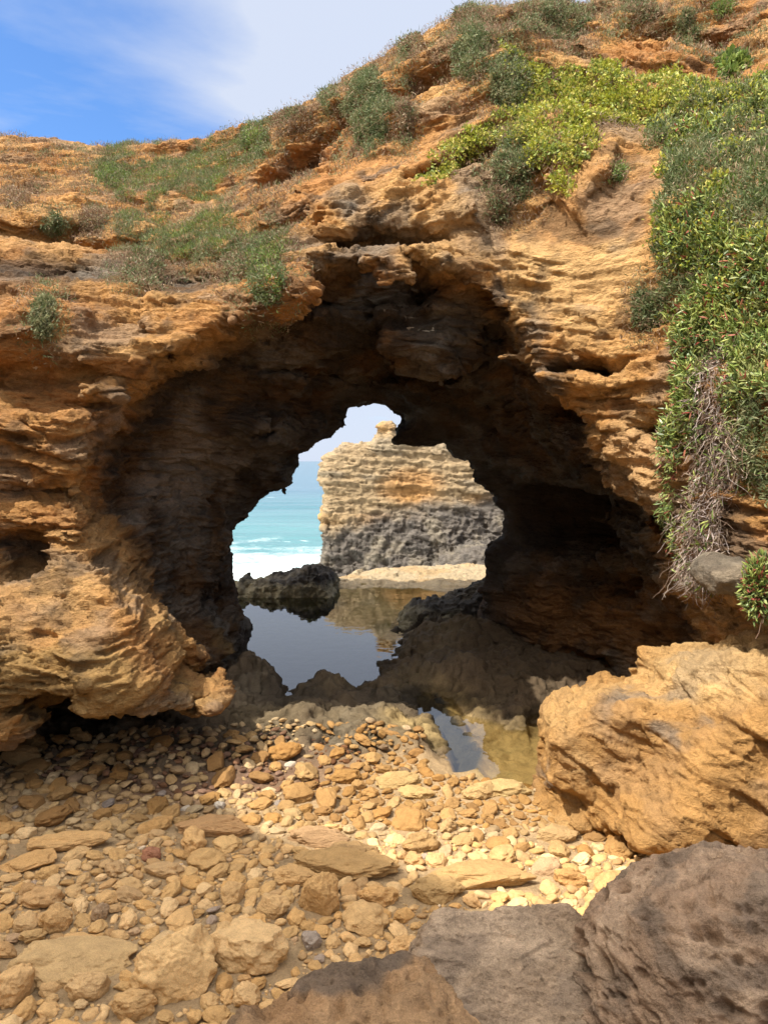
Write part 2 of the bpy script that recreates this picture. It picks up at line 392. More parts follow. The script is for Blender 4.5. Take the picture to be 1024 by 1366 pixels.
def sub_visible(V,Q,levels):
    a=in_view(V,Q); parts=[]
    rest=Q[~a]; vis=Q[a]
    def comp(V,Q):
        u=np.unique(Q); re=np.full(len(V),-1); re[u]=np.arange(len(u)); return V[u],re[Q]
    Vr,Qr=comp(V,rest); Vv,Qv=comp(V,vis)
    for _ in range(levels): Vv,Qv=subdiv(Vv,Qv); Vv=smooth(Vv,Qv,1,.35)
    return (Vv,Qv),(Vr,Qr)
def cliff_disp(p,N):
    s=strata(p); lat=1-.75*np.abs(N[:,2])*(1-.7*sst(6.8,7.5,p[:,1])*(p[:,2]<4.6))
    q=np.stack([p[:,0],p[:,1],s*3.5],1)
    A=sst(-.35,.35,pn(p,.9,71.))
    d=.065*bed(s,9.,.25,11)*lat*(.35+A)+.034*bed(s+.02*pn(p,5.,3.),21.,.3,91)*lat*(.4+A)
    d+=.030*fbm(q,2.2,2,51.)+.022*fbm(q,4.3,5,7.,ridge=True,gain=.66)
    w=np.stack([p[:,0]*.7,p[:,1]*.7,s*3.6],1); d+=.055*chips(w,2.6,7.)+.032*chips(w,6.,17.)*(.4+A)+.018*chips(w,14.,27.)*(.4+A)+.022*bed(s+.01*pn(p,6.,8.),38.,.3,191)*lat*(.3+A)
    q5=np.stack([p[:,0]*.6,p[:,1]*.6,s*6],1); d-=.05*sst(.10,.0,np.abs(pn(q5,2.1,15.)))*sst(-.1,.3,pn(p,.8,16.))*lat
    c=cell(q,(5.,5.,6.),3.); d-=.035*sst(.38,.12,c)*sst(.1,.45,pn(p,1.1,23.))
    c=cell(p,13.,9.); d-=.020*sst(.42,.1,c)*sst(-.1,.35,pn(p,1.7,29.))
    smo=np.exp(-(((p[:,0]-1.85)/.75)**2+((p[:,2]-4.25)/.5)**2))*(p[:,1]<7.5)
    return d*(1-.62*smo)*(1-.45*sst(9.2,9.8,p[:,1])*sst(11.5,11,p[:,1])*(p[:,2]<4.3))
def splat(px,py,cx,cy,rx,ry,rot=0.,soft=.6):
    dx,dy=px-cx,py-cy
    if rot: dx,dy=dx*math.cos(rot)+dy*math.sin(rot),-dx*math.sin(rot)+dy*math.cos(rot)
    return sst(1.35,soft,np.sqrt((dx/rx)**2+(dy/ry)**2))
def cliff_col(p,N,d):
    px,py,fw=proj(p); n=len(p); s=strata(p)
    j=fbm(p,1.3,3,41.)*60; k=fbm(p,1.3,3,141.)*60; X=px+j; Yp=py+k
    ochre=np.array([.50,.262,.088]); rust=np.array([.36,.155,.048]); pale=np.array([.60,.375,.160]); cream=np.array([.63,.43,.22]); brown=np.array([.20,.10,.045]); grey=np.array([.19,.16,.125]); dark=np.array([.06,.046,.034]); olive=np.array([.28,.19,.07]); soil=np.array([.38,.20,.075])
    c=np.tile(ochre,(n,1))
    c=mixc(c,rust,sst(-.25,.40,fbm(p,.8,4,3.))*.7)
    c=mixc(c,pale,sst(.1,.5,fbm(p,1.1,4,13.))*.5)
    b1=bed(s,6.,.3,3)+.5*pn(p,2.,5.); c=mixc(c,rust,sst(.15,.6,b1)*.6); c=mixc(c,pale,sst(-.2,-.6,b1)*.55)
    # upper left slope soil, orange and dusty
    c=mixc(c,soil,sst(.2,.9,N[:,2])*.55)
    # regions
    c=mixc(c,pale,.8*splat(X,Yp,770,360,110,110)); c=mixc(c,rust,.55*splat(X,Yp,790,300,90,35))
    c=mixc(c,rust,.5*splat(X,Yp,440,230,170,60,-.3))
    c=mixc(c,cream,.45*splat(X,Yp,860,620,60,70)); c=mixc(c,grey,.6*splat(X,Yp,630,250,45,80))
    # dark lichen and grey crust round the inner brow
    br=np.maximum.reduce([splat(X,Yp,680,430,50,70,.5),splat(X,Yp,700,530,40,60),splat(X,Yp,505,335,60,30),splat(X,Yp,660,370,30,40),splat(X,Yp,480,420,60,70)])
    c=mixc(c,grey,.75*br*sst(-.3,.3,fbm(p,3.,3,61.)))
    c=mixc(c,dark,.85*br*sst(.0,.35,fbm(p,2.6,3,65.)))
    # tunnel: brown weathered rock, its shade painted in darker, ochre low on the right
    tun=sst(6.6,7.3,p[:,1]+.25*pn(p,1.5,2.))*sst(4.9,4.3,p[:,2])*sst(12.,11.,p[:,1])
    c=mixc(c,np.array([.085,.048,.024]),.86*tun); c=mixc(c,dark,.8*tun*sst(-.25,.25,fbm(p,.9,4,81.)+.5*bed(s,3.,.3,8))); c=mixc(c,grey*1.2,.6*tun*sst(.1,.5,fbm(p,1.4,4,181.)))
    c=mixc(c,np.array([.34,.27,.20]),.75*splat(X,Yp,235,640,65,75)); 
    c=mixc(c,grey,.5*splat(X,Yp,870,690,70,90,.5)*sst(-.2,.3,pn(p,3.,7.)))
    c=mixc(c,np.array([.27,.13,.045]),.75*splat(X,Yp,770,840,140,70)); c=mixc(c,dark,.6*splat(X,Yp,740,690,110,80))
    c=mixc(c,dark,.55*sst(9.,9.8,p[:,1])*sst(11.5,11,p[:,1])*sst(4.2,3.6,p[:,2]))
    # left pillar foot: olive brown and pitted
    c=mixc(c,olive,.6*splat(X,Yp,110,930,210,60)); c=mixc(c,grey,.45*splat(X,Yp,70,830,90,60)*sst(-.1,.3,pn(p,3.,17.)))
    c=mixc(c,grey,.5*sst(.15,.5,fbm(np.stack([p[:,0],p[:,1],s*2.],1),1.1,5,221.))); c=mixc(c,dark,.5*sst(.22,.5,fbm(p,2.3,4,201.)))
    return np.clip(c,.015,.75)
# ================================================================ shore: pebble bed, rock shelf, pools
WL=0.0
def gz(L): return np.array([onz(a,b,WL) for a,b in L])
POOL=gz([(200,870),(318,872),(345,882),(372,905),(387,921),(398,920),(408,906),(440,905),(468,918),(494,909),(509,886),(532,862),(524,840),(548,820),(575,806),(600,800),(590,790),(560,783),(500,779),(450,776),(400,792),(320,797),(200,800)])
SMALL=gz([(551,930),(566,924),(585,926),(597,938),(608,958),(634,985),(648,1000),(641,1026),(606,1028),(598,1008),(588,978),(566,955)])
CLEAR=gz([(585,926),(620,940),(650,965),(690,972),(725,955),(735,1000),(735,1040),(700,1052),(655,1040),(641,1026),(648,1000),(634,985),(608,958)])
PUD=[gz([(486,929),(498,924),(510,928),(500,934)]),gz([(378,928),(388,924),(396,930),(386,934)])]
BUMP=[(355,905,.30,.30,.30),(330,895,.30,.35,.35),(438,915,.17,.33,.22),(300,930,.2,.4,.4),
(330,960,.10,.6,.4),(420,965,.16,.65,.30),(520,950,.13,.45,.22),(560,985,.13,.35,.25),(600,880,.14,.6,.8),(560,850,.22,.35,.4),(620,845,.40,.55,.6),(600,905,.16,.5,.5),
(680,905,.16,.45,.9),(735,925,.05,.4,.5),(800,890,.25,.7,.8),(690,860,.24,.5,1.)]
def terr(p):
    """ground height at (x,y)"""
    x,y=p[:,0],p[:,1]; q=np.stack([x,y,np.zeros_like(x)],1).astype(f32)
    shelf=sst(5.75,6.5,y+.35*pn(q,.8,3.)-.25*np.clip(x,-2,2)*.6)*sst(17.5,14.5,y)
    h=.035+.05*fbm(q,.6,3,2.)*sst(7.,5.5,y)+.10*sst(5.2,2.8,y)+.06*sst(-1.5,-3.5,x)*sst(7,5,y)
    z=h*(1-shelf)+shelf*(.07+.06*fbm(q,.9,4,12.)+.05*fbm(q,2.6,5,32.,ridge=True,gain=.6)+.035*sst(.1,.4,pn(q,2.2,8.)))
    for a,b,hh,rx,ry in BUMP:
        c=onz(a,b,0.05+hh*.6); e=((x-c[0])/rx)**2+((y-c[1])/ry)**2
        z=z+hh*np.exp(-e*1.2)*(.85+.3*pn(q,2.5,a*.1))
    z=z+.05*shelf*sst(10.8,11.2,y)*sst(13.,12.,y)*sst(.2,.6,x)*fbm(q,5.,3,77.,ridge=True)*3
    z=z+shelf*.03*chips(q,2.2,9.,.5)+(1-shelf)*.006*fbm(q,14.,3,9.)
    # pits in the shelf
    pit=cell(q,(6.,6.,1.),5.); z-=.06*shelf*sst(.42,.15,pit)*sst(-.3,.1,pn(q,1.3,88.)); pit=cell(q,(14.,14.,1.),9.); z-=.022*shelf*sst(.42,.15,pit)*sst(-.3,.2,pn(q,2.3,8.))
    # pools
    sd=polysd(x,y,POOL)+.05*pn(q,2.,1.); z=np.where(sd<.5,z*sst(-.02,.42,sd)+(-.35)*sst(.06,-.5,sd)-.03*sst(.05,-.05,sd),z)
    far=sst(.1,-1.8,np.abs(y-13.2)-1.7)*sst(-1.2,.2,x)*(sd<0); z=z+far*.24*sst(.05,-.5,sd)
    s2=polysd(x,y,SMALL)+.03*pn(q,4.,1.); z=np.where(s2<.25,z*sst(-.02,.25,s2)-.22*sst(.03,-.12,s2),z)
    s3=polysd(x,y,CLEAR)+.05*pn(q,3.,1.); z=np.where(s3<.3,z*sst(0.,.3,s3)-(.05+.05*sst(.1,-.3,s3)*(1+pn(q,3.,4.)))*sst(.05,-.08,s3),z)
    for P in PUD:
        s4=polysd(x,y,P); z=np.where(s4<.15,z*sst(0.,.15,s4)-.05*sst(.03,-.04,s4),z)
    # pale outer ledge, then the drop to the sea
    led=sst(14.3,15.2,y+.3*pn(q,.6,44.)); z=z*(1-led)+led*(.06*chips(q,1.6,9.,.4)+.03+.035*fbm(q,1.2,4,55.)+.03*bed(.25*fbm(q,.5,3,9.)+y*.12,5.,.2))
    edge=17.2+.5*pn(q,.5,66.)+.6*pn(q,.2,6.)-1.9*sst(.2,-1.8,x)+.8*sst(0.,3.,x)
    z=z-4.2*sst(0.,5.5,y-edge)*sst(-.5,3.,y-edge)-3.5*sst(0.,1.6,y-edge)*sst(-.6,-2.,x)
    z=z+sst(10,11,y)*(-4)*sst(-3.3,-5.,x)
    return z
def build_ground():
    ys=[-6.]
    while ys[-1]<30: y=ys[-1]; ys.append(y+(.30 if y<2.3 else .018 if y<7.5 else .026 if y<11 else .045 if y<18 else .14))
    xs=[-16.]
    while xs[-1]<16: x=xs[-1]; a=abs(x); xs.append(x+(.022 if a<3.3 else .06 if a<5 else .4))
    xs,ys=np.array(xs),np.array(ys); X,Y=np.meshgrid(xs,ys,indexing='ij'); n=X.size
    V=np.stack([X.ravel(),Y.ravel()],1); z=terr(V); V=np.column_stack([V,z]); log('ground',n)
    idx=np.arange(n).reshape(X.shape); Q=np.stack([idx[:-1,:-1],idx[1:,:-1],idx[1:,1:],idx[:-1,1:]],-1).reshape(-1,4)
    N=normals(V,Q); m=np.nonzero((V[:,1]>5.6)&(V[:,1]<19)&(np.abs(V[:,0])<4.5))[0]; P=V[m].astype(f32); w=sst(5.9,6.5,P[:,1]+.35*pn(P,.8,3.)-.2*np.clip(P[:,0],-2,2))*sst(-.25,-.02,z[m])*(sst(14.3,13.6,P[:,1])+.5*sst(14.3,15,P[:,1]))
    d=.045*fbm(P,3.2,5,99.,ridge=True,gain=.65)+.07*chips(P,2.4,9.,.5)+.035*chips(P,6.,3.,.5)-.07*sst(.40,.12,cell(P,5.,2.))*sst(-.3,.1,pn(P,1.2,4.))-.03*sst(.40,.12,cell(P,12.,2.))*sst(-.3,.1,pn(P,1.9,4.))-.015
    V[m]+=N[m]*(d*w)[:,None]
    idx=np.arange(n).reshape(X.shape); Q=np.stack([idx[:-1,:-1],idx[1:,:-1],idx[1:,1:],idx[:-1,1:]],-1).reshape(-1,4)
    p=V.astype(f32); x,y=p[:,0],p[:,1]; q=p.copy(); q[:,2]=0
    sand=np.array([.42,.29,.155]); shelf=np.array([.165,.12,.075]); dk=np.array([.060,.052,.042]); ol=np.array([.17,.135,.07]); pale=np.array([.36,.28,.17]); wet=np.array([.42,.30,.13])
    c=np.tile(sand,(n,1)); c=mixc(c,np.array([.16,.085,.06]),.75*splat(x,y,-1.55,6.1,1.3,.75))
    sh=sst(5.9,6.6,y+.35*pn(q,.8,3.)-.2*np.clip(x,-2,2)); c=mixc(c,shelf,sh); c=mixc(c,ol,sh*sst(-.1,.4,fbm(q,.8,3,4.))*.4)
    c=mixc(c,dk,sh*sst(.1,.5,fbm(q,1.1,4,24.))*.6); c=mixc(c,np.array([.25,.20,.13]),sh*sst(.1,.5,fbm(q,1.7,4,28.))*.5)
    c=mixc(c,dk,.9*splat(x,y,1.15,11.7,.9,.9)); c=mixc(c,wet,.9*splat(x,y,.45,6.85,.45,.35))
    s3=polysd(x,y,CLEAR); c=mixc(c,np.array([.42,.30,.14]),sst(.25,0.,s3)*.9)
    c=mixc(c,np.array([.36,.27,.13]),sst(.0,-.3,s3)*sst(0,.3,pn(q,3.,14.))*.8)
    s5=polysd(x,y,SMALL); c=mixc(c,np.array([.06,.055,.045]),sst(.02,-.06,s5)); s1=polysd(x,y,POOL); c=mixc(c,np.array([.10,.10,.04]),sst(.05,-.2,s1)); c=mixc(c,np.array([.33,.27,.11]),sst(-.1,-.3,s1)*sst(11.3,12.6,y)*sst(-1.2,.3,x))  # small pool bed painted dark for its shade, so the reflection shows
    led=sst(14.1,15.,y); c=mixc(c,pale,led); c=mixc(c,np.array([.34,.22,.10]),led*sst(0.,.4,fbm(q,.9,4,4.))*.6); c=mixc(c,dk*1.4,led*sst(-.6,-1.6,p[:,2]))
    c=mixc(c,np.array([.10,.068,.040]),.75*sst(.7,1.3,x+.3*pn(q,1.5,3.))*sst(6.9,7.5,y)*sst(11.5,11.,y)); wet_=sh*sst(14.,13.,y)*sst(-.03,-.01,p[:,2])*sst(.09,.04,p[:,2]+.03*pn(q,3.,6.)); c=c*(1-.5*wet_)[:,None]  # right ramp painted darker in place of cave shade; wet band along the water
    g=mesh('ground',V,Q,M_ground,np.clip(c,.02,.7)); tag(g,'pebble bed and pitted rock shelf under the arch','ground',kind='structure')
    return g
def water(name,P,zz,mat,label,grow=.35):
    P=np.asarray(P); c=P.mean(0); x0,y0=P.min(0)-grow; x1,y1=P.max(0)+grow
    xs=np.linspace(x0,x1,90);ys=np.linspace(y0,y1,90); X,Y=np.meshgrid(xs,ys,indexing='ij'); sd=polysd(X,Y,P)
    idx=np.arange(X.size).reshape(X.shape); Q=np.stack([idx[:-1,:-1],idx[1:,:-1],idx[1:,1:],idx[:-1,1:]],-1).reshape(-1,4)
    k=(sd.ravel()[Q]<grow).any(1); Q=Q[k]; u,Q2=np.unique(Q,return_inverse=True); Q=Q2.reshape(-1,4)
    V=np.stack([X.ravel(),Y.ravel(),np.full(X.size,zz)],1)[u]
    o=mesh(name,V,Q,mat); tag(o,label,'water',kind='structure'); return o
build_ground()
water('rock_pool_water',POOL,WL,M_pool,'still rock pool mirroring sky and sea stack behind the shelf',.12)
water('small_pool_water',np.concatenate([SMALL[:5],CLEAR[2:9],SMALL[7:]]),WL-.004,M_clear,'small narrow pool between the shelf and the sunlit boulder',.10)
for P in PUD: water('puddle_water',P,WL+.004,M_pool,'tiny puddle on the rock shelf beside the large pool',.05)
# sea, one sheet to the horizon
sx=np.concatenate([[-9000,-3000,-900,-300],np.linspace(-120,120,60),[300,900,3000,9000]]); sy=np.concatenate([[-2000,-200,10],np.linspace(19,140,90),[180,300,600,1500,4000,12000]])
X,Y=np.meshgrid(sx,sy,indexing='ij'); idx=np.arange(X.size).reshape(X.shape)
sq=np.stack([X.ravel(),Y.ravel(),np.zeros(X.size)],1).astype(f32)
zz=-3.0+np.where((Y.ravel()>18)&(Y.ravel()<150),.22*fbm(sq,(.05,.22,1),3,3.),0)
o=mesh('sea',np.stack([X.ravel(),Y.ravel(),zz],1),np.stack([idx[:-1,:-1],idx[1:,:-1],idx[1:,1:],idx[:-1,1:]],-1).reshape(-1,4),M_sea)
tag(o,'turquoise sea with white surf beyond the arch','sea',kind='structure')
log('terrain done')
# ================================================================ the arch itself
V,Q=build_cliff(); (Vv,Qv),(Vr,Qr)=sub_visible(V,Q,CLIFF_LEVELS)
V=np.concatenate([Vv,Vr]); Q=np.concatenate([Qv,Qr+len(Vv)]); p=V.astype(f32); N=normals(V,Q)
d=cliff_disp(p,N); d[len(Vv):]*=.5; V=V+N*d[:,None]; log('cliff verts',len(V))
cliff_V,cliff_Q=V,Q; cliff_N=normals(V,Q)
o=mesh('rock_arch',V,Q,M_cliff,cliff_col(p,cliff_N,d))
tag(o,'huge orange layered limestone cliff pierced by a natural arch','rock arch')
# ================================================================ generic rock from a field on its own grid
def rock(name,lo,hi,h,fn,disp,colf,mat,levels=1,sm=1,label=None,cat='rock',group=None):
    lo=np.asarray(lo,float);hi=np.asarray(hi,float); n=((hi-lo)/h).astype(int)+1
    ax=[lo[k]+np.arange(n[k])*h for k in range(3)]
    X,Y,Z=np.meshgrid(*ax,indexing='ij'); P=np.stack([X.ravel(),Y.ravel(),Z.ravel()],1).astype(f32)
    G=fn(P).reshape(n).astype(f32); G[0]=G[-1]=1;G[:,0]=G[:,-1]=1;G[:,:,0]=G[:,:,-1]=1
    V,Q=nets(G,lo,h); V=smooth(V,Q,sm,.5)
    for _ in range(levels): V,Q=subdiv(V,Q); V=smooth(V,Q,1,.35)
    p=V.astype(f32); N=normals(V,Q); d=disp(p,N); V=V+N*d[:,None]; N=normals(V,Q)
    o=mesh(name,V,Q,mat,np.clip(colf(p,N,d),.015,.75)); tag(o,label,cat,group); log(name,len(V)); return o
def smin(a,b,k):
    h=np.clip(.5+.5*(b-a)/k,0,1); return b*(1-h)+a*h-k*h*(1-h)
def smax(a,b,k): return -smin(-a,-b,k)
# ---- sea stack
SK=24.
SO=pxz([(400,900),(418,800),(428,770),(428,745),(437,715),(427,690),(431,662),(424,640),(428,612),(440,599),(455,590),(480,590),(495,593),(504,579),(498,566),(508,560),(522,563),(530,577),(548,580),(575,574),(600,578),(625,592),(650,615),(680,640),(700,690),(715,760),(730,900)],SK)
STOP=pxz([(400,900),(418,800),(428,770),(428,745),(437,715),(427,690),(431,662),(424,640),(428,612),(440,600),(600,592),(640,640),(655,668),(690,700),(705,760),(720,900)],SK)
def f_stack(p):
    x,y,z=p[:,0],p[:,1],p[:,2]
    a=polysd(x,z,SO); b=np.abs(y-SK-1.7)-1.9+.35*np.clip(z+1,-3,6)*.5-.25*np.exp(-((x-1.5)/1.2)**2)*np.clip(.5-z,0,3)
    f=smax(a,b,.35); s=z+.05*x+.12*pn(p,.5,3.)
    up=sst(.4,1.2,z)
    f=f-.16*fbm(p,.55,3,5.)-(.10*bed(s,2.6,.35)+.07*bed(s,6.,.4,9))*(.35+.65*up)-(1-up)*.16*fbm(p*np.array([1.,1.,.55],f32),1.3,3,9.,ridge=True)
    # grey talus skirt at the right foot
    e=np.sqrt(((x-3.3)/2.2)**2+((y-SK+.9)/1.8)**2+((z+2.1)/2.1)**2)-1; return smin(f,e*1.6+.15*pn(p,1.2,8.),.3)
def d_stack(p,N):
    s=p[:,2]+.05*p[:,0]+.12*pn(p,.5,3.); up=sst(.5,1.3,p[:,2])
    w=np.stack([p[:,0],p[:,1],s*2.],1); w=np.stack([p[:,0]*.7,p[:,1]*.7,s*3.],1); return .09*chips(w,1.6,3.)+.06*chips(w,4.,13.)+.035*chips(w,9.,13.)+(.10*bed(s+.04*pn(p,1.2,3.),7.,.2,31)+.035*bed(s+.05*pn(p,2.,8.),19.,.25,3))*up*(.4+sst(-.3,.3,pn(p,1.1,9.)))+.10*fbm(p*np.array([1,1,.8],f32),2.6,5,31.,ridge=True,gain=.65)*(1.15-up*.95)+.04*fbm(p,6.,3,3.)
def c_stack(p,N,d):
    z=p[:,2]+.35*fbm(p,.8,3,6.)-.22*(p[:,0]-.5); n=len(p); s=p[:,2]+.05*p[:,0]+.12*pn(p,.5,3.)
    c=np.tile(np.array([.37,.27,.155]),(n,1)); c=mixc(c,np.array([.52,.29,.10]),sst(0.,.5,bed(s,2.2,.4,7)+.6*pn(p,.6,2.))*.75)
    c=mixc(c,np.array([.30,.25,.18]),sst(.1,.6,bed(s,5.,.4,27)+.5*pn(p,1.2,2.))*.6)
    c=mixc(c,np.array([.50,.29,.08]),.8*splat(p[:,0],p[:,2],2.9,.75,.8,.25)); c=mixc(c,np.array([.47,.25,.09]),.75*splat(p[:,0]+.2*pn(p,2.,4.),p[:,2],.9,1.75,1.0,.6))
    g=sst(1.25,.55,z); c=mixc(c,np.array([.15,.13,.11]),g); c=mixc(c,np.array([.27,.23,.17]),g*sst(.0,.5,fbm(p,1.2,4,9.))*.7)
    c=mixc(c,np.array([.10,.09,.08]),g*sst(.1,.5,fbm(p,1.8,3,39.))*.6); return c
rock('sea_stack',(-3.4,SK-3.2,-4.),(6.2,SK+4.2,4.4),.085,f_stack,d_stack,c_stack,M_stack,1,1,'banded cream and grey sea stack standing in the surf seen through the arch','sea stack')
# ---- dark reef outcrop left of the pool
RC=[pxz([(300,830),(300,775),(318,780),(322,764),(330,776),(350,766),(375,760),(400,753),(420,750),(436,756),(444,772),(447,795),(440,830)],14.4)-np.array([0,.17])]
def f_reef(p):
    x,y,z=p[:,0],p[:,1],p[:,2]; a=polysd(x,z,RC[0]); b=np.abs(y-14.7)-.75+.5*np.clip(z,0,1)
    return smax(a,b,.2)-.09*fbm(p,2.2,3,5.,ridge=True)
def d_reef(p,N): return .05*fbm(p,5.,4,31.,ridge=True)+.05*chips(p,5.,3.)
def c_reef(p,N,d):
    c=np.tile(np.array([.055,.050,.045]),(len(p),1)); c=mixc(c,np.array([.13,.11,.08]),sst(0,.5,fbm(p,2.,3,3.))*.6)
    return mixc(c,np.array([.22,.19,.12]),sst(.30,.12,p[:,2]+.08*pn(p,3.,1.)))
rock('reef_outcrop',(-3.8,13.2,-.5),(-.6,16.2,1.2),.05,f_reef,d_reef,c_reef,M_dark,1,0,'low jagged black reef rock at the far left edge of the pool')
# ---- black jagged rock right of the pool
KC=pxz([(515,880),(524,845),(545,822),(570,812),(600,806),(622,800),(640,788),(690,770),(720,900)],11.4)
def f_knob(p):
    x,y,z=p[:,0],p[:,1],p[:,2]; a=polysd(x,z,KC)+.05; b=np.abs(y-11.9)-.75+.6*np.clip(z,0,1)
    return smax(a,b,.25)-.10*fbm(p,2.6,3,15.,ridge=True)
rock('jagged_rock',(-.2,10.7,-.5),(2.9,13.2,1.1),.045,f_knob,d_reef,lambda p,N,d: c_reef(p,N,d)*1.1,M_dark,1,0,'black jagged rock between the pool and the dark right wall of the arch')
# ---- sunlit boulder right
def pl(p,pt,n):
    n=np.asarray(n,float); n=n/np.linalg.norm(n); return (p-np.asarray(pt,f32))@n.astype(f32)
def f_boul(p):
    f=pl(p,at(732,1000,5.2),(-.93,.16,.18))
    f=smax(f,pl(p,at(725,962,5.4),(-.42,.16,.90)),.06)      # top slope of the left block
    f=smax(f,pl(p,at(840,905,5.8),(-.05,.10,.99)),.08)
    f=smax(f,pl(p,at(800,1030,4.85),(-.35,-.93,.08)),.08)
    f=smax(f,pl(p,at(850,1116,4.5),(-.12,-.32,-.94)),.06)     # overhanging underside
    f=smax(f,pl(p,at(745,1052,5.0),(-.45,-.20,-.87)),.05)
    g=pl(p,at(868,1010,4.75),(-.76,-.10,.62))
    g=smax(g,pl(p,at(960,1010,4.25),(-.20,-.96,.18)),.08)
    g=smax(g,pl(p,at(960,1148,4.2),(-.1,-.36,-.93)),.06)
    g=smax(g,pl(p,at(1000,874,4.8),(-.10,.10,.99)),.10)
    f=np.maximum(f,pl(p,at(900,900,6.4),(-.3,1,0)))
    g=np.maximum(g,pl(p,at(900,900,5.8),(0,1,0)))
    u=smin(f,g,.08)
    s=p[:,2]*.9+p[:,0]*.35+.1*pn(p,.9,3.)
    return u-.08*fbm(p,.9,3,25.)-.04*bed(s,4.,.3,5)-.04*fbm(p,2.6,2,5.,ridge=True)+.02
def d_boul(p,N):
    s=p[:,2]*.9+p[:,0]*.35+.1*pn(p,.9,3.); q=np.stack([p[:,0],p[:,1],s*2.2],1)
    bl=bed(s+.03*pn(p,3.,2.),5.5,.12,40); 
    w=np.stack([p[:,0],p[:,1],s*1.6],1); return .045*bl+.07*chips(w,2.2,4.)+.04*chips(w,5.,14.)+.018*chips(w,13.,2.)+.016*bed(s,13.,.3,8)*sst(-.1,.3,pn(p,1.5,3.))+.018*fbm(q,4.,5,11.,ridge=True)-.02*sst(.08,.0,np.abs(pn(np.stack([p[:,0]*.7,p[:,1]*.7,s*4],1),1.6,15.)))*sst(.0,.3,pn(p,1.2,77.))+.02*bed(s+.02*pn(p,6.,2.),30.,.3,2)*sst(.0,.3,pn(p,1.9,5.))
def c_boul(p,N,d):
    px,py,_=proj(p); c=np.tile(np.array([.40,.22,.075]),(len(p),1)); c=mixc(c,np.array([.48,.30,.125]),sst(0.,.5,fbm(p,1.2,4,13.))*.6)
    c=mixc(c,np.array([.33,.19,.08]),sst(.0,.5,fbm(p,1.6,4,19.))*.7); c=mixc(c,np.array([.17,.14,.11]),.8*sst(.12,.45,fbm(p*np.array([1,1,1.8],f32),1.5,4,49.))*sst(-.2,.3,pn(p,.8,4.)+.0))
    return mixc(c,np.array([.60,.40,.18]),.5*splat(px,py,960,880,90,60))
rock('sunlit_boulder',(.9,2.9,-.5),(5.2,7.6,2.4),.05,f_boul,d_boul,c_boul,M_boul,2,1,'large sunlit orange boulder overhanging the pebbles at the foot of the right cliff','boulder')
# ---- foreground rocks in the shade
def c_fore(base,lt,dk):
    def f(p,N,d):
        c=np.tile(np.array(base),(len(p),1)); q=p*np.array([1,1,2.5],f32)
        c=mixc(c,np.array(lt),sst(-.1,.45,fbm(q,2.2,4,13.))*.7); c=mixc(c,np.array(dk),sst(.05,.45,fbm(q,3.,4,33.))*.7)
        return c
    return f
def f_slab(p):
    f=pl(p,at(700,1213,3.05),(.05,-.42,.90))
    f=smax(f,pl(p,at(668,1212,3.1),(-.05,.80,.60)),.05)
    f=smax(f,pl(p,at(562,1250,2.9),(-.90,.25,.32)),.05)
    f=smax(f,pl(p,at(590,1300,2.7),(-.70,-.65,.25)),.04)
    f=smax(f,pl(p,at(860,1290,2.7),(.85,.35,.4)),.06)
    f=np.maximum(f,pl(p,at(740,1366,1.6),(0,-1,0)))
    return f-.016*fbm(p,1.8,3,5.)
def d_slab(p,N):
    q=np.stack([p[:,0]*1.0+p[:,1]*.3,p[:,1]*2.4,p[:,2]*3],1); return .018*chips(q,3.,3.)+.010*chips(q,8.,5.)+.010*fbm(q,3.,3,3.)+.008*fbm(q,9.,5,13.,ridge=True,gain=.7)+.012*bed(p[:,2]*1.+p[:,1]*.55+.03*pn(p,4.,2.),20.,.3)-.02*sst(.05,.0,np.abs(pn(q,1.6,5.)))*sst(-.1,.3,pn(p,2.,5.))
rock('flat_grey_slab',(-.1,1.5,-.3),(1.6,3.5,1.35),.03,f_slab,d_slab,c_fore((.42,.30,.195),(.54,.40,.27),(.27,.20,.14)),M_fore,2,1,'flat grey brown rock slab in the shade below the pitted boulder','boulder')
def f_pit(p):
    c=at(985,1235,2.75)+np.array([0,0,.09]); e=np.sqrt(((p[:,0]-c[0]-.25)/1.0)**2+((p[:,1]-c[1]+.15)/.82)**2+((p[:,2]-c[2]+.55)/.86)**2)-1
    f=e*.8; f=smax(f,pl(p,at(850,1152,3.15),(-.45,.25,.86)),.06); f=smax(f,pl(p,at(940,1126,3.2),(.12,.3,.95)),.10)
    f=smax(f,pl(p,at(800,1225,2.8),(-.88,-.30,.35)),.08)
    f=smax(f,pl(p,at(900,1290,2.45),(-.35,-.72,.60)),.15)
    q=p*np.array([1,1,1.5],f32)
    return f-.035*fbm(q,1.6,3,8.)-.02*fbm(q,4.,2,6.,ridge=True)-.01
def d_pit(p,N):
    q=p*np.array([1,.9,1.7],f32); w=q+.05*np.stack([pn(p,5.,1.),pn(p,5.,2.),pn(p,5.,3.)],1)
    c=cell(w,6.5,2.); d=-.075*sst(.46,.20,c)*sst(-.35,-.05,pn(p,1.8,29.)); c=cell(w,14.,4.); d-=.028*sst(.44,.15,c)*sst(-.3,.1,pn(p,2.7,9.))
    return d+.020*fbm(q,5.,5,11.,ridge=True,gain=.65)+.014*chips(q,5.,5.)+.008*chips(q,13.,5.)
rock('pitted_boulder',(.7,1.4,-.3),(2.9,3.8,1.75),.03,f_pit,d_pit,c_fore((.39,.26,.165),(.52,.37,.245),(.21,.155,.11)),M_fore,2,1,'big pitted brown boulder in the lower right corner','boulder')
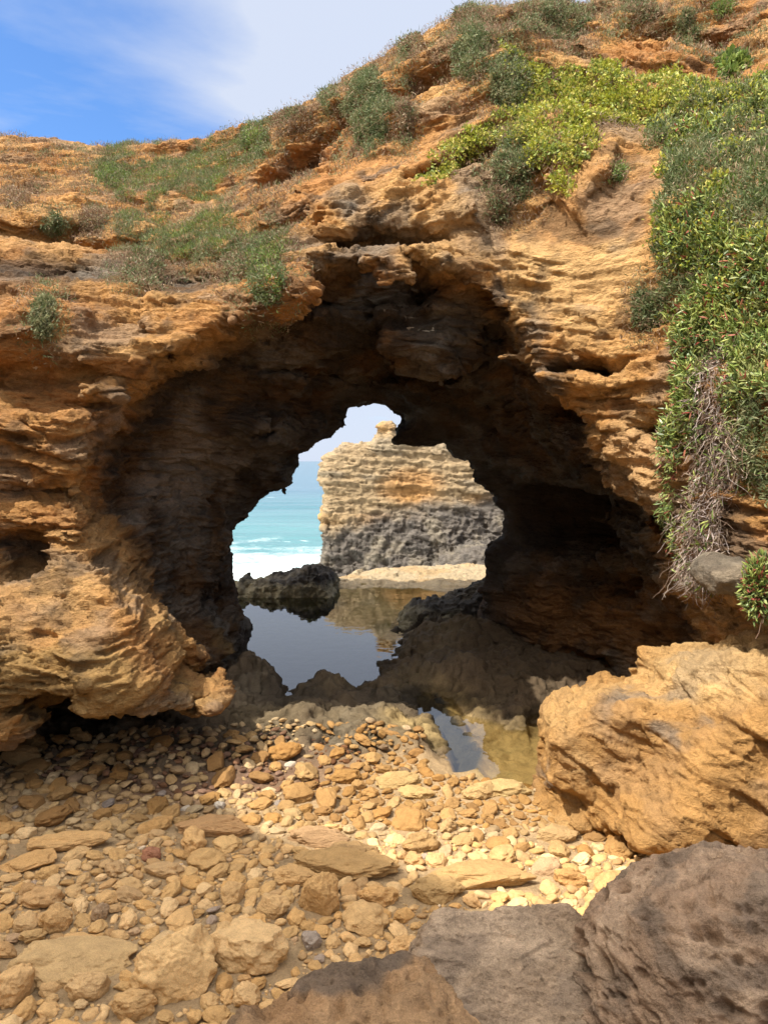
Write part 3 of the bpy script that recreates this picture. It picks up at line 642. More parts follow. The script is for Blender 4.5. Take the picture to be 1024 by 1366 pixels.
def f_low(p):
    f=pl(p,at(450,1318,2.15),(-.10,.0,.99)); f=smax(f,pl(p,at(440,1290,2.35),(-.35,.80,.45)),.08)
    f=smax(f,pl(p,at(290,1360,2.1),(-.75,.45,.45)),.08); f=smax(f,pl(p,at(625,1335,2.1),(.8,.35,.45)),.06); f=np.maximum(f,pl(p,at(500,1366,1.5),(0,-1,0)))
    return f-.04*fbm(p,1.8,3,35.)-.02*fbm(p,4.5,2,6.,ridge=True)+.04
def c_low(p,N,d):
    px,py,_=proj(p); c=c_fore((.38,.22,.105),(.48,.30,.155),(.19,.13,.08))(p,N,d)
    return mixc(c,np.array([.15,.115,.085]),.8*splat(px+40*fbm(p,4.,3,1.),py+30*fbm(p,4.,3,2.),430,1290,150,26,-.1))
rock('brown_rock',(-.9,1.3,-.3),(.6,2.9,1.2),.03,f_low,d_pit,c_low,M_fore,2,1,'brown and black streaked rock at the bottom edge left of the slab','boulder')
# ---- block under the dead stems, right
def f_blk(p):
    c=at(905,760,5.25); c2=at(985,770,4.75)
    e=np.sqrt(((p[:,0]-c[0])/.16)**2+((p[:,1]-c[1]-.15)/.3)**2+((p[:,2]-c[2])/.05)**2)-1
    e2=np.sqrt(((p[:,0]-c2[0])/.20)**2+((p[:,1]-c2[1]-.15)/.3)**2+((p[:,2]-c2[2])/.13)**2)-1
    return e2*.13-.03*fbm(p,4.,3,5.)
rock('grey_rock_block',(1.6,4.2,1.3),(3.,5.9,2.5),.03,f_blk,lambda p,N:.02*fbm(p,7.,3,3.,ridge=True),c_fore((.20,.165,.12),(.28,.22,.15),(.10,.08,.06)),M_boul,1,1,'grey rock block jutting out below the dead hanging stems')
# ---- cliff rim behind the visitor (shades the near shore)
def f_rim(p):
    x,y,z=p[:,0],p[:,1],p[:,2]; top=RIMZ+.35*pn(p,.5,3.); edge=RIMY+.0*x+.5*pn(p,.4,8.)
    return smax(z-top,smax(y-edge-RIMS*(x+6),-(y+14),.2),.4)-.3*fbm(p,.5,3,6.)
RE=np.array([(-18,3.0),(-8.7,1.2),(-7.2,0.),(-6.1,-.3),(-4.6,-.5),(-1.6,-1.5),(4,-2.5),(12,-3.)])
def f_rim(p):
    x,y,z=p[:,0],p[:,1],p[:,2]; H=2.2+(RIMH-2.2)*sst(-2.6,-4.6,x)*(.45+.55*sst(-14,-11.5,x)); e=np.interp(x,RE[:,0],RE[:,1])-.10*np.clip(H-z,0,20)*sst(-8,-3,x)-.3
    return smax(z-H,smax((y-e)*.9,-(y+11),.2),.3)-.35*fbm(p,.5,3,6.)-.2*bed(z,1.2,.3)
o=rock('cliff_wall',(-17,-12,-1.2),(12,4.5,RIMH+1.2),.22,f_rim,lambda p,N:.05*fbm(p,2.,3,3.),lambda p,N,d:mixc(np.tile(np.array([.46,.28,.13]),(len(p),1)),np.array([.36,.21,.10]),sst(-.2,.4,fbm(p,.6,3,3.))),M_cliff,0,1)
tag(o,'tall rim of the sinkhole rising behind the visitor','cliff',kind='structure')
# ================================================================ beach stones
def ico(n):
    t=(1+5**.5)/2
    V=np.array([(-1,t,0),(1,t,0),(-1,-t,0),(1,-t,0),(0,-1,t),(0,1,t),(0,-1,-t),(0,1,-t),(t,0,-1),(t,0,1),(-t,0,-1),(-t,0,1)],float)
    F=np.array([(0,11,5),(0,5,1),(0,1,7),(0,7,10),(0,10,11),(1,5,9),(5,11,4),(11,10,2),(10,7,6),(7,1,8),(3,9,4),(3,4,2),(3,2,6),(3,6,8),(3,8,9),(4,9,5),(2,4,11),(6,2,10),(8,6,7),(9,8,1)])
    V/=np.linalg.norm(V,axis=1)[:,None]
    for _ in range(n):
        m=len(V); E=np.stack([F,np.roll(F,-1,1)],-1).reshape(-1,2); E.sort(1); k=E[:,0]*m+E[:,1]; uk,inv=np.unique(k,return_inverse=True)
        ev=V[uk//m]+V[uk%m]; ev/=np.linalg.norm(ev,axis=1)[:,None]; V=np.concatenate([V,ev]); e=inv.reshape(-1,3)+m
        F=np.concatenate([np.stack([F[:,0],e[:,0],e[:,2]],1),np.stack([F[:,1],e[:,1],e[:,0]],1),np.stack([F[:,2],e[:,2],e[:,1]],1),e])
    return V,F
def stone_shape(seed,n,rough=.16,flat=0):
    V,F=ico(n); r=np.random.default_rng(seed); off=seed*3.7
    p=V.astype(f32); d=1+.24*pn(p,.9,off)+rough*pn(p,2.,off+1)+.06*fbm(p,4.5,2 if n>2 else 1,off+2)
    V=V*d[:,None]
    for k in range(r.integers(2,5)):       # a few worn flats
        nn=r.normal(size=3); nn/=np.linalg.norm(nn); h=r.uniform(.62,.85); e=V@nn-h; V=V-np.where(e>0,e*.8,0)[:,None]*nn
    p=V.astype(f32)
    if n>2: V=V*(1+.035*fbm(p,7.,3,off)-.06*sst(.4,.1,cell(p,3.2,off))*sst(0,.3,pn(p,1.5,off)))[:,None]
    return V/np.abs(V).max(0)
rp=np.random.default_rng(21)
# (photo pixel, half length, half width, half height, turn, tilt, name, label, colour)
TAN=(.43,.29,.14); BUFF=(.46,.32,.165); OCH=(.40,.255,.105)
SPECIAL=[
(85,1122,.36,.12,.07,.10,'long_stone','long flat tan stone lying on the pebbles at the left edge',TAN),
(40,1150,.22,.14,.05,.3,'stone','small flat stone below the long flat stone on the left',TAN),
(285,1100,.32,.14,.10,.0,'crusted_rock','low brown crusted rock in the middle of the pebble bed',(.32,.21,.11)),
(202,1142,.075,.07,.055,.0,'red_stone','round reddish brown pebble left of the crusted rock',(.26,.13,.08)),
(425,1112,.26,.10,.08,-.2,'dark_stone','dark brown wedge of stone at the edge of the sunlit patch',(.27,.18,.10)),
(455,1152,.42,.17,.09,-.15,'long_slab','long ochre slab of rock half buried below the dark wedge',(.50,.34,.165)),
(395,1172,.17,.10,.08,-.1,'stone','smooth loaf shaped stone against the left end of the ochre slab',TAN),
(37,1242,.085,.065,.06,.0,'oval_stone','smooth oval pale pebble at the lower left',BUFF),
(75,1238,.10,.085,.09,.5,'stone','angular stone touching the smooth oval pebble',TAN),
(135,1226,.06,.05,.06,1.,'grey_stone','darker brown rounded stone right of the angular one',(.30,.22,.14)),
(95,1290,.36,.20,.10,.05,'flat_rock','broad flat rough rock at the lower left behind the biggest round stone',(.43,.31,.16)),
(235,1312,.235,.19,.17,.1,'round_boulder','biggest round lumpy stone near the bottom left',(.52,.37,.19)),
(335,1283,.26,.17,.13,-.2,'lumpy_rock','wide lumpy ochre rock beside the biggest round stone',(.50,.35,.18)),
(428,1210,.14,.12,.16,.3,'upright_stone','tall rusty ochre stone standing above the grey cobble',(.42,.27,.12)),
(365,1222,.11,.085,.075,-.1,'stone','round tan stone left of the tall rusty stone',TAN),
(415,1263,.07,.06,.05,-.3,'blue_grey_stone','small blue grey cobble among the tan stones',(.25,.23,.22)),
(120,1330,.13,.08,.07,.0,'stone','smooth elongated stone left of the biggest round stone',BUFF),
(20,1330,.13,.12,.12,.2,'stone','large pale stone cut by the bottom left edge',BUFF),
(180,1350,.12,.09,.08,.2,'stone','stone in front of the biggest round stone at the bottom edge',TAN),
(330,1340,.08,.075,.06,.2,'stone','pale rounded stone squeezed below the lumpy ochre rock',BUFF),
(560,1120,.16,.10,.08,.3,'stone','angular stone near the right of the sunlit patch border',TAN),
(597,1095,.10,.06,.055,.9,'stone','tilted loaf shaped stone in the sunlit patch',BUFF),
(530,1035,.22,.09,.07,.2,'stone','long sunlit stone just before the small pool',(.50,.35,.16)),
(555,1050,.17,.10,.05,-.2,'flat_stone','flat sunlit stone in front of the small pool',(.52,.38,.19)),
(670,1045,.28,.12,.07,-.05,'flat_rock','wide sunlit slab between the small pool and the orange boulder',(.50,.36,.17)),
(640,1050,.18,.10,.08,.2,'stone','sunlit block left of the wide slab near the small pool',(.50,.35,.17)),
(740,1107,.20,.09,.07,.1,'flat_stone','long pale stone half in the shadow of the orange boulder',BUFF),
(640,1170,.40,.15,.08,-.05,'ochre_slab','low ochre slab at the lower border of the sunlit patch',(.48,.32,.15)),
(470,1140,.20,.11,.09,-.3,'stone','brown stone above the right end of the long ochre slab',(.36,.24,.12)),
(580,1190,.20,.14,.08,.2,'flat_rock','rounded ochre rock just above the grey slab',(.45,.31,.15)),
(505,1200,.14,.09,.07,.1,'stone','oval stone left of the rounded ochre rock above the grey slab',TAN),
(540,1270,.10,.08,.06,.2,'stone','pale stone against the dark left end of the grey slab',BUFF),
(410,1350,.16,.11,.08,.1,'stone','tan stone at the bottom edge left of the brown rock',TAN),
(760,1170,.12,.08,.07,-.3,'stone','orange stone lying between the pitted boulder and the ochre slab',(.52,.30,.12)),
(310,1200,.10,.09,.07,.6,'triangular_stone','pointed tan stone in the middle of the pebble bed',TAN),
]
def ground_z(x,y): return terr(np.array([[x,y]],float))[0]
OCC=[]; 
G_CELL=.25; grid={}
def occ_add(x,y,r,ax=None):
    OCC.append((x,y,r)); i=len(OCC)-1
    for a in range(int(math.floor((x-r)/G_CELL)),int(math.floor((x+r)/G_CELL))+1):
        for c in range(int(math.floor((y-r)/G_CELL)),int(math.floor((y+r)/G_CELL))+1): grid.setdefault((a,c),[]).append(i)
def occ_free(x,y,r,f=.80):
    for a in range(int(math.floor((x-r)/G_CELL)),int(math.floor((x+r)/G_CELL))+1):
        for c in range(int(math.floor((y-r)/G_CELL)),int(math.floor((y+r)/G_CELL))+1):
            for i in grid.get((a,c),()):
                X,Y,R=OCC[i]
                if (X-x)**2+(Y-y)**2<((R+r)*f)**2: return False
    return True
def vary(c,r,s=.12):
    c=np.array(c)*(1+r.uniform(-s,s)); c=c*(1+np.array([.04,0,-.06])*r.uniform(-1,1)); return c
TV=[stone_shape(100+k,4,.2) for k in range(10)]; _,F4=ico(4); _,F3=ico(3); _,F2=ico(2); _,F1=ico(1)
def place_mesh(name,shape,F,col,loc,sc,rz,tx,ty):
    m=mesh(name,shape,F,M_stone,np.tile(np.array(col,float),(len(shape),1)),link=False)
    o=bpy.data.objects.new(name,m); C.objects.link(o); o.location=loc; o.scale=sc; o.rotation_euler=(tx,ty,rz); return o
for k,(a,b_,l,wd,hh,tn,nm,lb,cc_) in enumerate(SPECIAL):
    q=onz(a,b_,.10); z=ground_z(q[0],q[1]); 
    o=place_mesh(nm,stone_shape(300+k*7,5,.22),ico(5)[1],vary(np.array(cc_)*((1.32,1.20,1.05) if b_>1195 or a<430 else (.86,.80,.70)),rp,.05),(q[0],q[1],z+hh*.35),(l*.88,wd*.9,hh),tn,rp.uniform(-.08,.08),rp.uniform(-.08,.08))  # stones in the shade painted paler, sunlit ones darker, to even the light
    tag(o,lb,'stone')
    n_=max(1,int(round(l/wd*1.3)))
    for t_ in np.linspace(-1,1,n_) if n_>1 else [0.]: occ_add(q[0]+t_*(l-wd)*math.cos(tn),q[1]+t_*(l-wd)*math.sin(tn),wd)
# everything else: thrown at random, big ones first
def inbed(x,y):
    if y<2.2 or y>6.9 or abs(x)>.62*y+.5: return False
    return True
cand=[]
def throw(n,r0,r1,ymax=6.7,f=.80):
    for _ in range(n):
        y=rp.uniform(2.3,ymax); x=rp.uniform(-.58*y-.2,.5*y+.2); r=r0*(r1/r0)**rp.random()
        lim=6.5+.2*math.sin(x*3)-.2*max(0,x)+(.55 if r<.05 and x<.1 else 0) if x>-1.2 else 7.4
        if y>lim: continue
        if x>0.35+.0*y and y>5.85 and x<2.3: continue
        if occ_free(x,y,r,f): occ_add(x,y,r); cand.append((x,y,r))
throw(260,.08,.15); throw(2600,.050,.08); throw(15000,.032,.050); throw(16000,.021,.033,f=.86); throw(42000,.011,.021,6.6,.92); throw(36000,.006,.011,4.8,.95)
cand=np.array(cand); gz_=terr(cand[:,:2]); log('stones',len(cand))
px,py,fw=proj(np.column_stack([cand[:,0],cand[:,1],gz_])); inside=(px>-10)&(px<1034)&(py<1376)
hid=(cand[:,1]<4.0)&(py>1205)&(px>560)  # behind the near boulders
show=cand[:,2]/fw*inside*(~hid); order=np.argsort(-show); n_ind=300-30
ind=order[:n_ind]; rest=order[n_ind:]
PAL=[TAN,BUFF,(.44,.29,.13),(.40,.26,.115),(.49,.36,.20),(.36,.24,.12)]
def stone_colour(x,y,r=.1):
    c=np.array(PAL[rp.integers(len(PAL))])
    if rp.random()<.03: c=np.array([(.27,.22,.18),(.36,.25,.15),(.52,.45,.36)][rp.integers(3)])
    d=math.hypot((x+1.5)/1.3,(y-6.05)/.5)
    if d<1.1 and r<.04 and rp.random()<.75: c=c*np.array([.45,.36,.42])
    if y>5.0 and x>-.6: c=c*np.array([.80,.67,.49])  # sun patch: colour taken down against the strong light
    elif y<4.8: c=c*np.array([1.36,1.26,1.13])  # near stones painted paler in place of fill light in the shade
    return vary(c,rp,.14)
lib=[]
for k in range(48):
    col=stone_colour(9,3) if k<24 else stone_colour(.5,5.5); sh=TV[k%10] if k<10 else stone_shape(500+k,4,.2)  # paler copies to lift the shade, darker copies for the sun patch
    lib.append(mesh('stone',sh,F4,M_stone,np.tile(col,(len(sh),1)),link=False))
reg=[('in the shaded pebble bed','tan cobble lying in the shaded pebble bed near the visitor','shaded cobbles'),('sun','sunlit ochre cobble on the bright patch before the small pool','sunlit cobbles'),('dark','small cobble at the foot of the undercut left pillar','cobbles by the left pillar')]
for k,i in enumerate(ind):
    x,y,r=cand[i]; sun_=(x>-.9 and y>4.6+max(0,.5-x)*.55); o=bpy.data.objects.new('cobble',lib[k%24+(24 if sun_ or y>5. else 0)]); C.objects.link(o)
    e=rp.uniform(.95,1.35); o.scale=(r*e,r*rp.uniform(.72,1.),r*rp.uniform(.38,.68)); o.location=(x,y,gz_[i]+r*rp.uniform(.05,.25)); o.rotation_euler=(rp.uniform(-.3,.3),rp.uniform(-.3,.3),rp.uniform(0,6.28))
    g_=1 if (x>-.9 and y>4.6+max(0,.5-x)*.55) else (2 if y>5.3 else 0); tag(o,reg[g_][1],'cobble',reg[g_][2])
T0_=[stone_shape(950+k,0,.2) for k in range(8)]; F0_=ico(0)[1]
T3=[stone_shape(700+k,3,.2) for k in range(16)]; T2=[stone_shape(800+k,2,.2) for k in range(16)]; T1=[stone_shape(900+k,1,.2) for k in range(8)]
VV=[];FF=[];CC=[];base=0
for i in rest:
    x,y,r=cand[i]
    T,F=(T3,F3) if (r>.05 or (r>.033 and y<4.)) else ((T2,F2) if r>.019 else (T1,F1) if r>.011 else (T0_,F0_))
    v=T[rp.integers(len(T))]*np.array([r*rp.uniform(.95,1.4),r*rp.uniform(.7,1.),r*rp.uniform(.38,.7)])
    R=np.array(mathutils.Euler((rp.uniform(-.35,.35),rp.uniform(-.35,.35),rp.uniform(0,6.28))).to_matrix())
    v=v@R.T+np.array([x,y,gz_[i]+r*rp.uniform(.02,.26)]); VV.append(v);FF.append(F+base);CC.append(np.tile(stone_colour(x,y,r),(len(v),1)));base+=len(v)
o=mesh('pebbles',np.concatenate(VV),np.concatenate(FF),M_stone,np.concatenate(CC)); tag(o,'countless small tan pebbles filling the gaps between the cobbles','pebbles',kind='stuff'); log('pebbles',base)
# ================================================================ plants growing on the rock
rv=np.random.default_rng(77)
_px,_py,_fw=proj(cliff_V); _cam=np.array([0,0,CZ]); _d=_cam-cliff_V; _fac=(cliff_N*_d).sum(1)/np.linalg.norm(_d,axis=1)
# front-most rock distance per coarse pixel, so that nothing grows on rock hidden behind other rock
_gx=np.clip((_px/6).astype(int),-20,200)+20; _gy=np.clip((_py/6).astype(int),-20,260)+20; _zb=np.full((240,300),99.)
_ok=(_fac>-.2); np.minimum.at(_zb,(_gx[_ok],_gy[_ok]),_fw[_ok])
_vis=_ok&(_fw<_zb[_gx,_gy]+.35)&(_px>-60)&(_px<1090)&(_py>-60)
VI=np.nonzero(_vis)[0]; VP=cliff_V[VI]; VN=cliff_N[VI]; VX=_px[VI]; VY=_py[VI]; VF=_fw[VI]
VA=VF**2   # rough area weight is even in the mesh, kept for reference
def leaves(P,Dv,L,W,kind,col,nrm=None):
    """P base points, Dv unit directions, L lengths, W widths -> V,F,C"""
    n=len(P); r=rv.normal(size=(n,3)); side=np.cross(Dv,r); side/=np.linalg.norm(side,axis=1)[:,None]+1e-9; up=np.cross(side,Dv)
    L=L[:,None];W=W[:,None]; i=np.arange(n)[:,None]
    if kind=='fleshy':
        ring=[]; m=P+Dv*L*.5+up*L*.06
        a=[(side*1),( -side*.5+up*.86),(-side*.5-up*.86)]
        V=np.concatenate([P+a[k]*W*.4 for k in range(3)]+[m+a[k]*W*.55 for k in range(3)]+[P+Dv*L+up*L*.18])
        f=[];I=np.arange(n)
        for k in range(3):
            k2=(k+1)%3; f+= [np.stack([I+k*n,I+k2*n,I+(3+k2)*n],1),np.stack([I+k*n,I+(3+k2)*n,I+(3+k)*n],1),np.stack([I+(3+k)*n,I+(3+k2)*n,I+6*n],1)]
        C=np.concatenate([col*.8]*3+[col]*3+[col*1.15]); return V,np.concatenate(f),C
    mid=P+Dv*L*.5
    V=np.concatenate([P,mid+side*W*.5+up*W*.12,P+Dv*L-up*W*.1,mid-side*W*.5+up*W*.12]); I=np.arange(n)
    F=np.concatenate([np.stack([I,I+n,I+2*n],1),np.stack([I,I+2*n,I+3*n],1)])
    return V,F,np.concatenate([col*.9,col,col*1.08,col])
def pick(mask,n,seed=0):
    c=np.nonzero(mask)[0]
    return c[rv.integers(len(c),size=n)] if len(c) else c
def growth(sel,n,thick,L,W,kind,pal,wts=None,droop=.2,outw=.8,prof=None,clump=0.,spread=.02,fill=.35,jit=.16,patch=3.):
    """n leaves rooted over the chosen rock vertices; prof gives the cushion height 0..1 at each"""
    i=sel[rv.integers(len(sel),size=n)]; P=VP[i]+rv.normal(size=(n,3))*spread; N=VN[i]
    h=thick*(prof[i] if prof is not None else 1.)*(.55+.45*np.clip(.5+1.1*pn(P.astype(f32),4.5,33.),0,1))
    t=fill+(1-fill)*rv.random(n)**.5
    P=P+N*(h*t)[:,None]+np.array([0,0,-1.])*(h*.25*t)[:,None]
    D=N*outw+rv.normal(size=(n,3))*.75+np.array([0,0,.35-droop*1.2]); D/=np.linalg.norm(D,axis=1)[:,None]
    pal=np.array(pal,float); k=rv.choice(len(pal),size=n,p=wts) if wts is not None else rv.integers(len(pal),size=n)
    if patch:
        q=np.clip(.5+.9*pn(P.astype(f32),patch,61.),0,.999); k=np.where(rv.random(n)<.6,(q*len(pal)).astype(int),k)
    col=pal[k]*(1+rv.uniform(-jit,jit,size=(n,1)))
    return leaves(P,D,L*rv.uniform(.45,1.4,n),W*rv.uniform(.7,1.25,n),kind,col)
def joinm(name,L,mat,parent=None):
    V=[];F=[];Cc=[];b_=0
    for v,f,c in L: V.append(v);F.append(f+b_);Cc.append(c);b_+=len(v)
    return mesh(name,np.concatenate(V),np.concatenate(F),mat,np.clip(np.concatenate(Cc),.01,.8),smooth_=False,parent=parent)
def poly(P): return polysd(VX,VY,P)
wob=14*pn(VP.astype(f32),2.2,3.)+9*pn(VP.astype(f32),6.,4.)
def stems(n,starts,length,r,col,seed,spread=.5,down=1.,seg=7):
    """thin dry stems that crawl down: tubes of 3 sides"""
    V=[];F=[];Cc=[];b_=0
    for k in range(n):
        p=starts[k].copy(); l=length*rv.uniform(.5,1.2)/seg; d=np.array([rv.normal()*spread,-.25+rv.normal()*spread*.5,-down]); c=np.array(col[rv.integers(len(col))])*rv.uniform(.75,1.2)
        for s in range(seg+1):
            a=rv.normal(size=3)*.0; rr=r*(1-.5*s/seg)
            V+= [p+np.array([rr,0,0]),p+np.array([-rr*.5,-rr*.8,.0]),p+np.array([-rr*.5,rr*.8,0])]; Cc+=[c]*3
            if s<seg:
                for j in range(3): F.append((b_+s*3+j,b_+s*3+(j+1)%3,b_+s*3+3+(j+1)%3)); F.append((b_+s*3+j,b_+s*3+3+(j+1)%3,b_+s*3+3+j))
            d=d+rv.normal(size=3)*.45*spread; d/=np.linalg.norm(d); p=p+d*l
        b_+=3*(seg+1)
    return np.array(V),np.array(F),np.array(Cc)
GRN=[(.13,.20,.045),(.18,.26,.06),(.24,.30,.07),(.09,.14,.04)]
SAGE=[(.15,.19,.08),(.22,.25,.12),(.11,.15,.06),(.29,.29,.15)]
YEL=[(.34,.37,.045),(.46,.45,.07),(.23,.28,.045),(.52,.47,.12)]
DRY=[(.32,.22,.13),(.24,.15,.09),(.40,.30,.19),(.18,.11,.07)]
PINK=[(.34,.25,.19),(.27,.18,.13),(.44,.35,.27),(.20,.14,.10)]
# ---- single shrubs: centre, radii (photo px), thickness, kind of leaf, label
SHR=[
(495,150,31,52,.30,SAGE,'dense_shrub','big grey green shrub clinging to the orange ledge left of the creeper'),
(628,72,24,36,.28,SAGE,'dense_shrub','rounded dark green shrub on the ledge above the tip of the creeper'),
(626,28,24,17,.22,DRY+SAGE,'shrub','brownish shrub on the skyline directly above the rounded dark green shrub'),
(738,27,52,27,.28,SAGE+DRY[:2],'wide_shrub','wide olive shrub hanging from the top edge of the cliff'),
(680,110,28,40,.22,SAGE,'shrub','grey green shrub at the upper left corner of the yellow creeper'),
(540,168,13,32,.14,DRY+SAGE[:1],'withered_shrub','thin withered shrub right of the big grey green shrub'),
(356,368,24,38,.22,GRN+SAGE,'hanging_shrub','dark green shrub drooping over the left edge of the arch brow'),
(318,345,22,30,.16,SAGE+DRY,'shrub','mixed dry and green tuft just left of the dark drooping shrub'),
(60,425,19,26,.16,SAGE,'small_shrub','small dark shrub hanging on the pale rock at the far left'),
(192,362,24,24,.16,SAGE+DRY,'shrub','low straggly shrub below the grassy slope on the left'),
(342,186,22,20,.20,GRN+SAGE,'shrub','round green shrub near the left skyline at the end of the grassy slope'),
(152,236,22,15,.16,SAGE+GRN,'shrub','low green shrub near the left skyline on the open slope'),
(127,292,18,20,.12,DRY,'withered_shrub','dry brown shrub on the left slope beside the grass'),
(70,298,14,11,.10,SAGE,'small_shrub','tiny sage shrub between the pale rocks on the left slope'),
(20,265,20,14,.14,DRY,'withered_shrub','dry grey tuft at the left edge of the picture on a pale rock'),
(865,412,19,26,.12,SAGE,'small_shrub','small sage shrub alone on the orange rock left of the green curtain'),
(820,234,10,10,.08,GRN,'small_shrub','tiny round plant on the pale rock below the creeper'),
(688,222,27,42,.12,SAGE,'hanging_shrub','grey green grassy bush hanging below the middle of the creeper'),
(668,262,14,32,.09,DRY+SAGE,'withered_shrub','thin dry trail hanging below the grassy bush over the lichen rock'),
(915,36,15,24,.16,SAGE+DRY[:1],'shrub','upright shrub in a crack of the ledges near the top right'),
(852,14,22,16,.16,SAGE+DRY,'shrub','pale shrub at the top edge right of the wide olive shrub'),
(975,90,14,14,.12,GRN,'leafy_plant','bright broad leaved plant on the ledge at the upper right'),
(962,8,14,12,.12,GRN,'shrub','green tuft on the top edge at the far right'),
(390,160,34,14,.14,DRY+SAGE[:1],'skyline_scrub','brown scrub along the skyline left of the orange peak'),
(440,128,14,10,.12,SAGE,'skyline_scrub','little green tuft on the skyline slope below the orange peak'),
(548,62,16,20,.16,DRY+SAGE,'skyline_scrub','dry scrub on the skyline between the peak and the dark shrub'),
]
for cx,cy,rx,ry,th,pal,nm,lb in SHR:
    e=np.sqrt(((VX-cx)/rx)**2+((VY-cy)/ry)**2)+wob/26.*.55; sel=np.nonzero(e<1)[0]
    if len(sel)<5: print('no ground for',lb,len(sel)); continue
    F0=np.median(VF[sel]); sel=sel[np.abs(VF[sel]-F0)<.9]; prof=np.zeros(len(VX)); prof[sel]=.75*np.sqrt(np.clip(1-e[sel]**2,0.08,1))*np.clip(.75+1.1*pn(VP[sel].astype(f32),9.,cx),.25,1.3); kk=pn(VP[sel].astype(f32),11.,cy)>-.28; sel=sel[kk] if kk.sum()>20 else sel
    m=(rx*ry*3.14)*(F0/FP)**2; n=int(min(16000,max(800,m*50000)))
    broad=nm=='leafy_plant'; dry=nm.startswith('wither') or nm.startswith('skyline')
    if dry: n=int(n*.55)
    g=[growth(sel,n,th,.034 if not broad else .07,.013 if not broad else .05,'leaf',pal,droop=.35,prof=prof,spread=.02)]
    sk=np.nonzero((e<2.2)&(np.abs(VF-F0)<.8))[0]; g.append(growth(sk,int(n*.45),.05,.045,.007,'leaf',DRY+SAGE[:2],droop=-.2,spread=.03,fill=0.,outw=.5))
    g.append(growth(sel,n//8,th*1.2,.07,.006,'leaf',DRY+SAGE,droop=.1,prof=prof))
    root=bpy.data.objects.new(nm,None); C.objects.link(root); tag(root,lb,'plant' if broad else 'shrub','shrubs and plants on the cliff'); root.location=VP[sel].mean(0)
    fo=joinm('foliage',g,M_leaf); fo.parent=root; fo.matrix_parent_inverse=mathutils.Matrix.Translation(root.location).inverted()
    if m>.12:
      st=stems(int(min(60,20+m*60)),VP[sel][rv.integers(len(sel),size=80)]+VN[sel].mean(0)*th*.2,ry*F0/FP*1.1,.004,DRY,1,.6)
      so=mesh('stem',*st[:2],M_dry,st[2],smooth_=False); so.parent=root; so.matrix_parent_inverse=fo.matrix_parent_inverse
log('shrubs')
# ---- grass on the left slope
GP=[(120,205),(200,195),(300,185),(345,170),(350,215),(300,225),(290,260),(330,300),(380,300),(385,345),(330,352),(250,345),(180,350),(150,330),(160,270),(130,245)]
up=VN[:,2]
def grass(name,P,n,pal,thr,lab,L=.05,off=3.):
    sd=poly(P)+wob; dn=pn(VP.astype(f32),1.5,off)+.6*pn(VP.astype(f32),5.,off+3)
    s=np.nonzero((sd<0)&(dn>thr)&(up>-.2))[0]; 
    g=[growth(s,n,.03,L,.006,'leaf',pal,droop=-.3,outw=.5,spread=.02,fill=0.)]
    return tag(joinm(name,g,M_leaf),lab,'grass',kind='stuff')
grass('grass',GP,60000,GRN+SAGE+DRY[:1],-.35,'short green grass patch on the slope left of the arch')
grass('dry_grass',[(0,180),(140,195),(350,165),(500,95),(560,60),(560,120),(420,200),(420,330),(390,350),(300,370),(180,370),(120,330),(100,260),(0,250)],42000,DRY+DRY+SAGE,-.1,'dry brown grass scattered over the upper left slope',.045,9.)
grass('scrub_grass',[(430,150),(500,80),(620,10),(800,-20),(1040,-20),(1040,80),(900,90),(720,60),(560,110),(480,160)],14000,DRY+SAGE,.12,'sparse dry tufts along the upper ledges of the cliff',.05,19.)
# ---- yellow green creeper
CR=[(672,62),(700,78),(740,95),(800,88),(862,104),(905,95),(960,120),(1050,105),(1050,150),(960,165),(905,170),(870,165),(850,178),(800,192),(775,225),(752,255),(735,240),(722,225),(700,215),(690,190),(660,188),(620,205),(590,225),(566,248),(572,225),(600,200),(630,180),(655,165),(680,150),(678,110)]
sd=poly(CR)+wob*.8; den=pn(VP.astype(f32),2.6,13.)
den[VX<700]=1; s=np.nonzero((sd<6*(VX<700))&(den>-.45)&(pn(VP.astype(f32),6.5,3.)>-.22))[0]; pr_=np.clip(-sd/18,.25,1)
g=[growth(s,34000,.13,.034,.026,'leaf',YEL+[GRN[2]],droop=.3,prof=pr_,spread=.02,patch=5.)]
s_=np.nonzero((sd<0))[0]; g.append(growth(s_,7000,.08,.06,.007,'leaf',PINK+DRY,droop=.6,prof=pr_,spread=.02))
cr=joinm('creeper',g,M_leaf); tag(cr,'bright yellow green creeper spreading in a tongue across the upper cliff','creeper')
# strands dangling from its tip
def surf(px,py):
    d2=(VX-px)**2+(VY-py)**2; c=np.argsort(d2)[:6]; return VP[c[np.argmin(VF[c])]],VN[c[0]]
for (a,b_,ln) in [(572,232,.22),(584,228,.30),(592,226,.36),(604,216,.22),(752,245,.16)]:
    P0,_n=surf(a,b_); P0=P0+np.array([0,-.12,0]); n=int(ln*150); tt=rv.random(n)
    P=P0+np.column_stack([.02*np.sin(tt*6),-.02*tt,-tt*ln])+rv.normal(size=(n,3))*.008
    D=rv.normal(size=(n,3))+np.array([0,-.3,-.3]); D/=np.linalg.norm(D,axis=1)[:,None]
    lv=leaves(P,D,np.full(n,.03),np.full(n,.022),'leaf',np.array(YEL)[rv.integers(4,size=n)])
    st=stems(2,np.array([P0+np.array([0,0,.05])]*2),ln+.05,.003,DRY,1,.08)
    root=joinm('hanging_strand',[lv,st],M_leaf); tag(root,'thin leafy strand dangling from the left tip of the yellow creeper' if a<700 else 'short leafy strand dangling under the lower point of the yellow creeper','creeper','dangling creeper strands')
log('creeper')
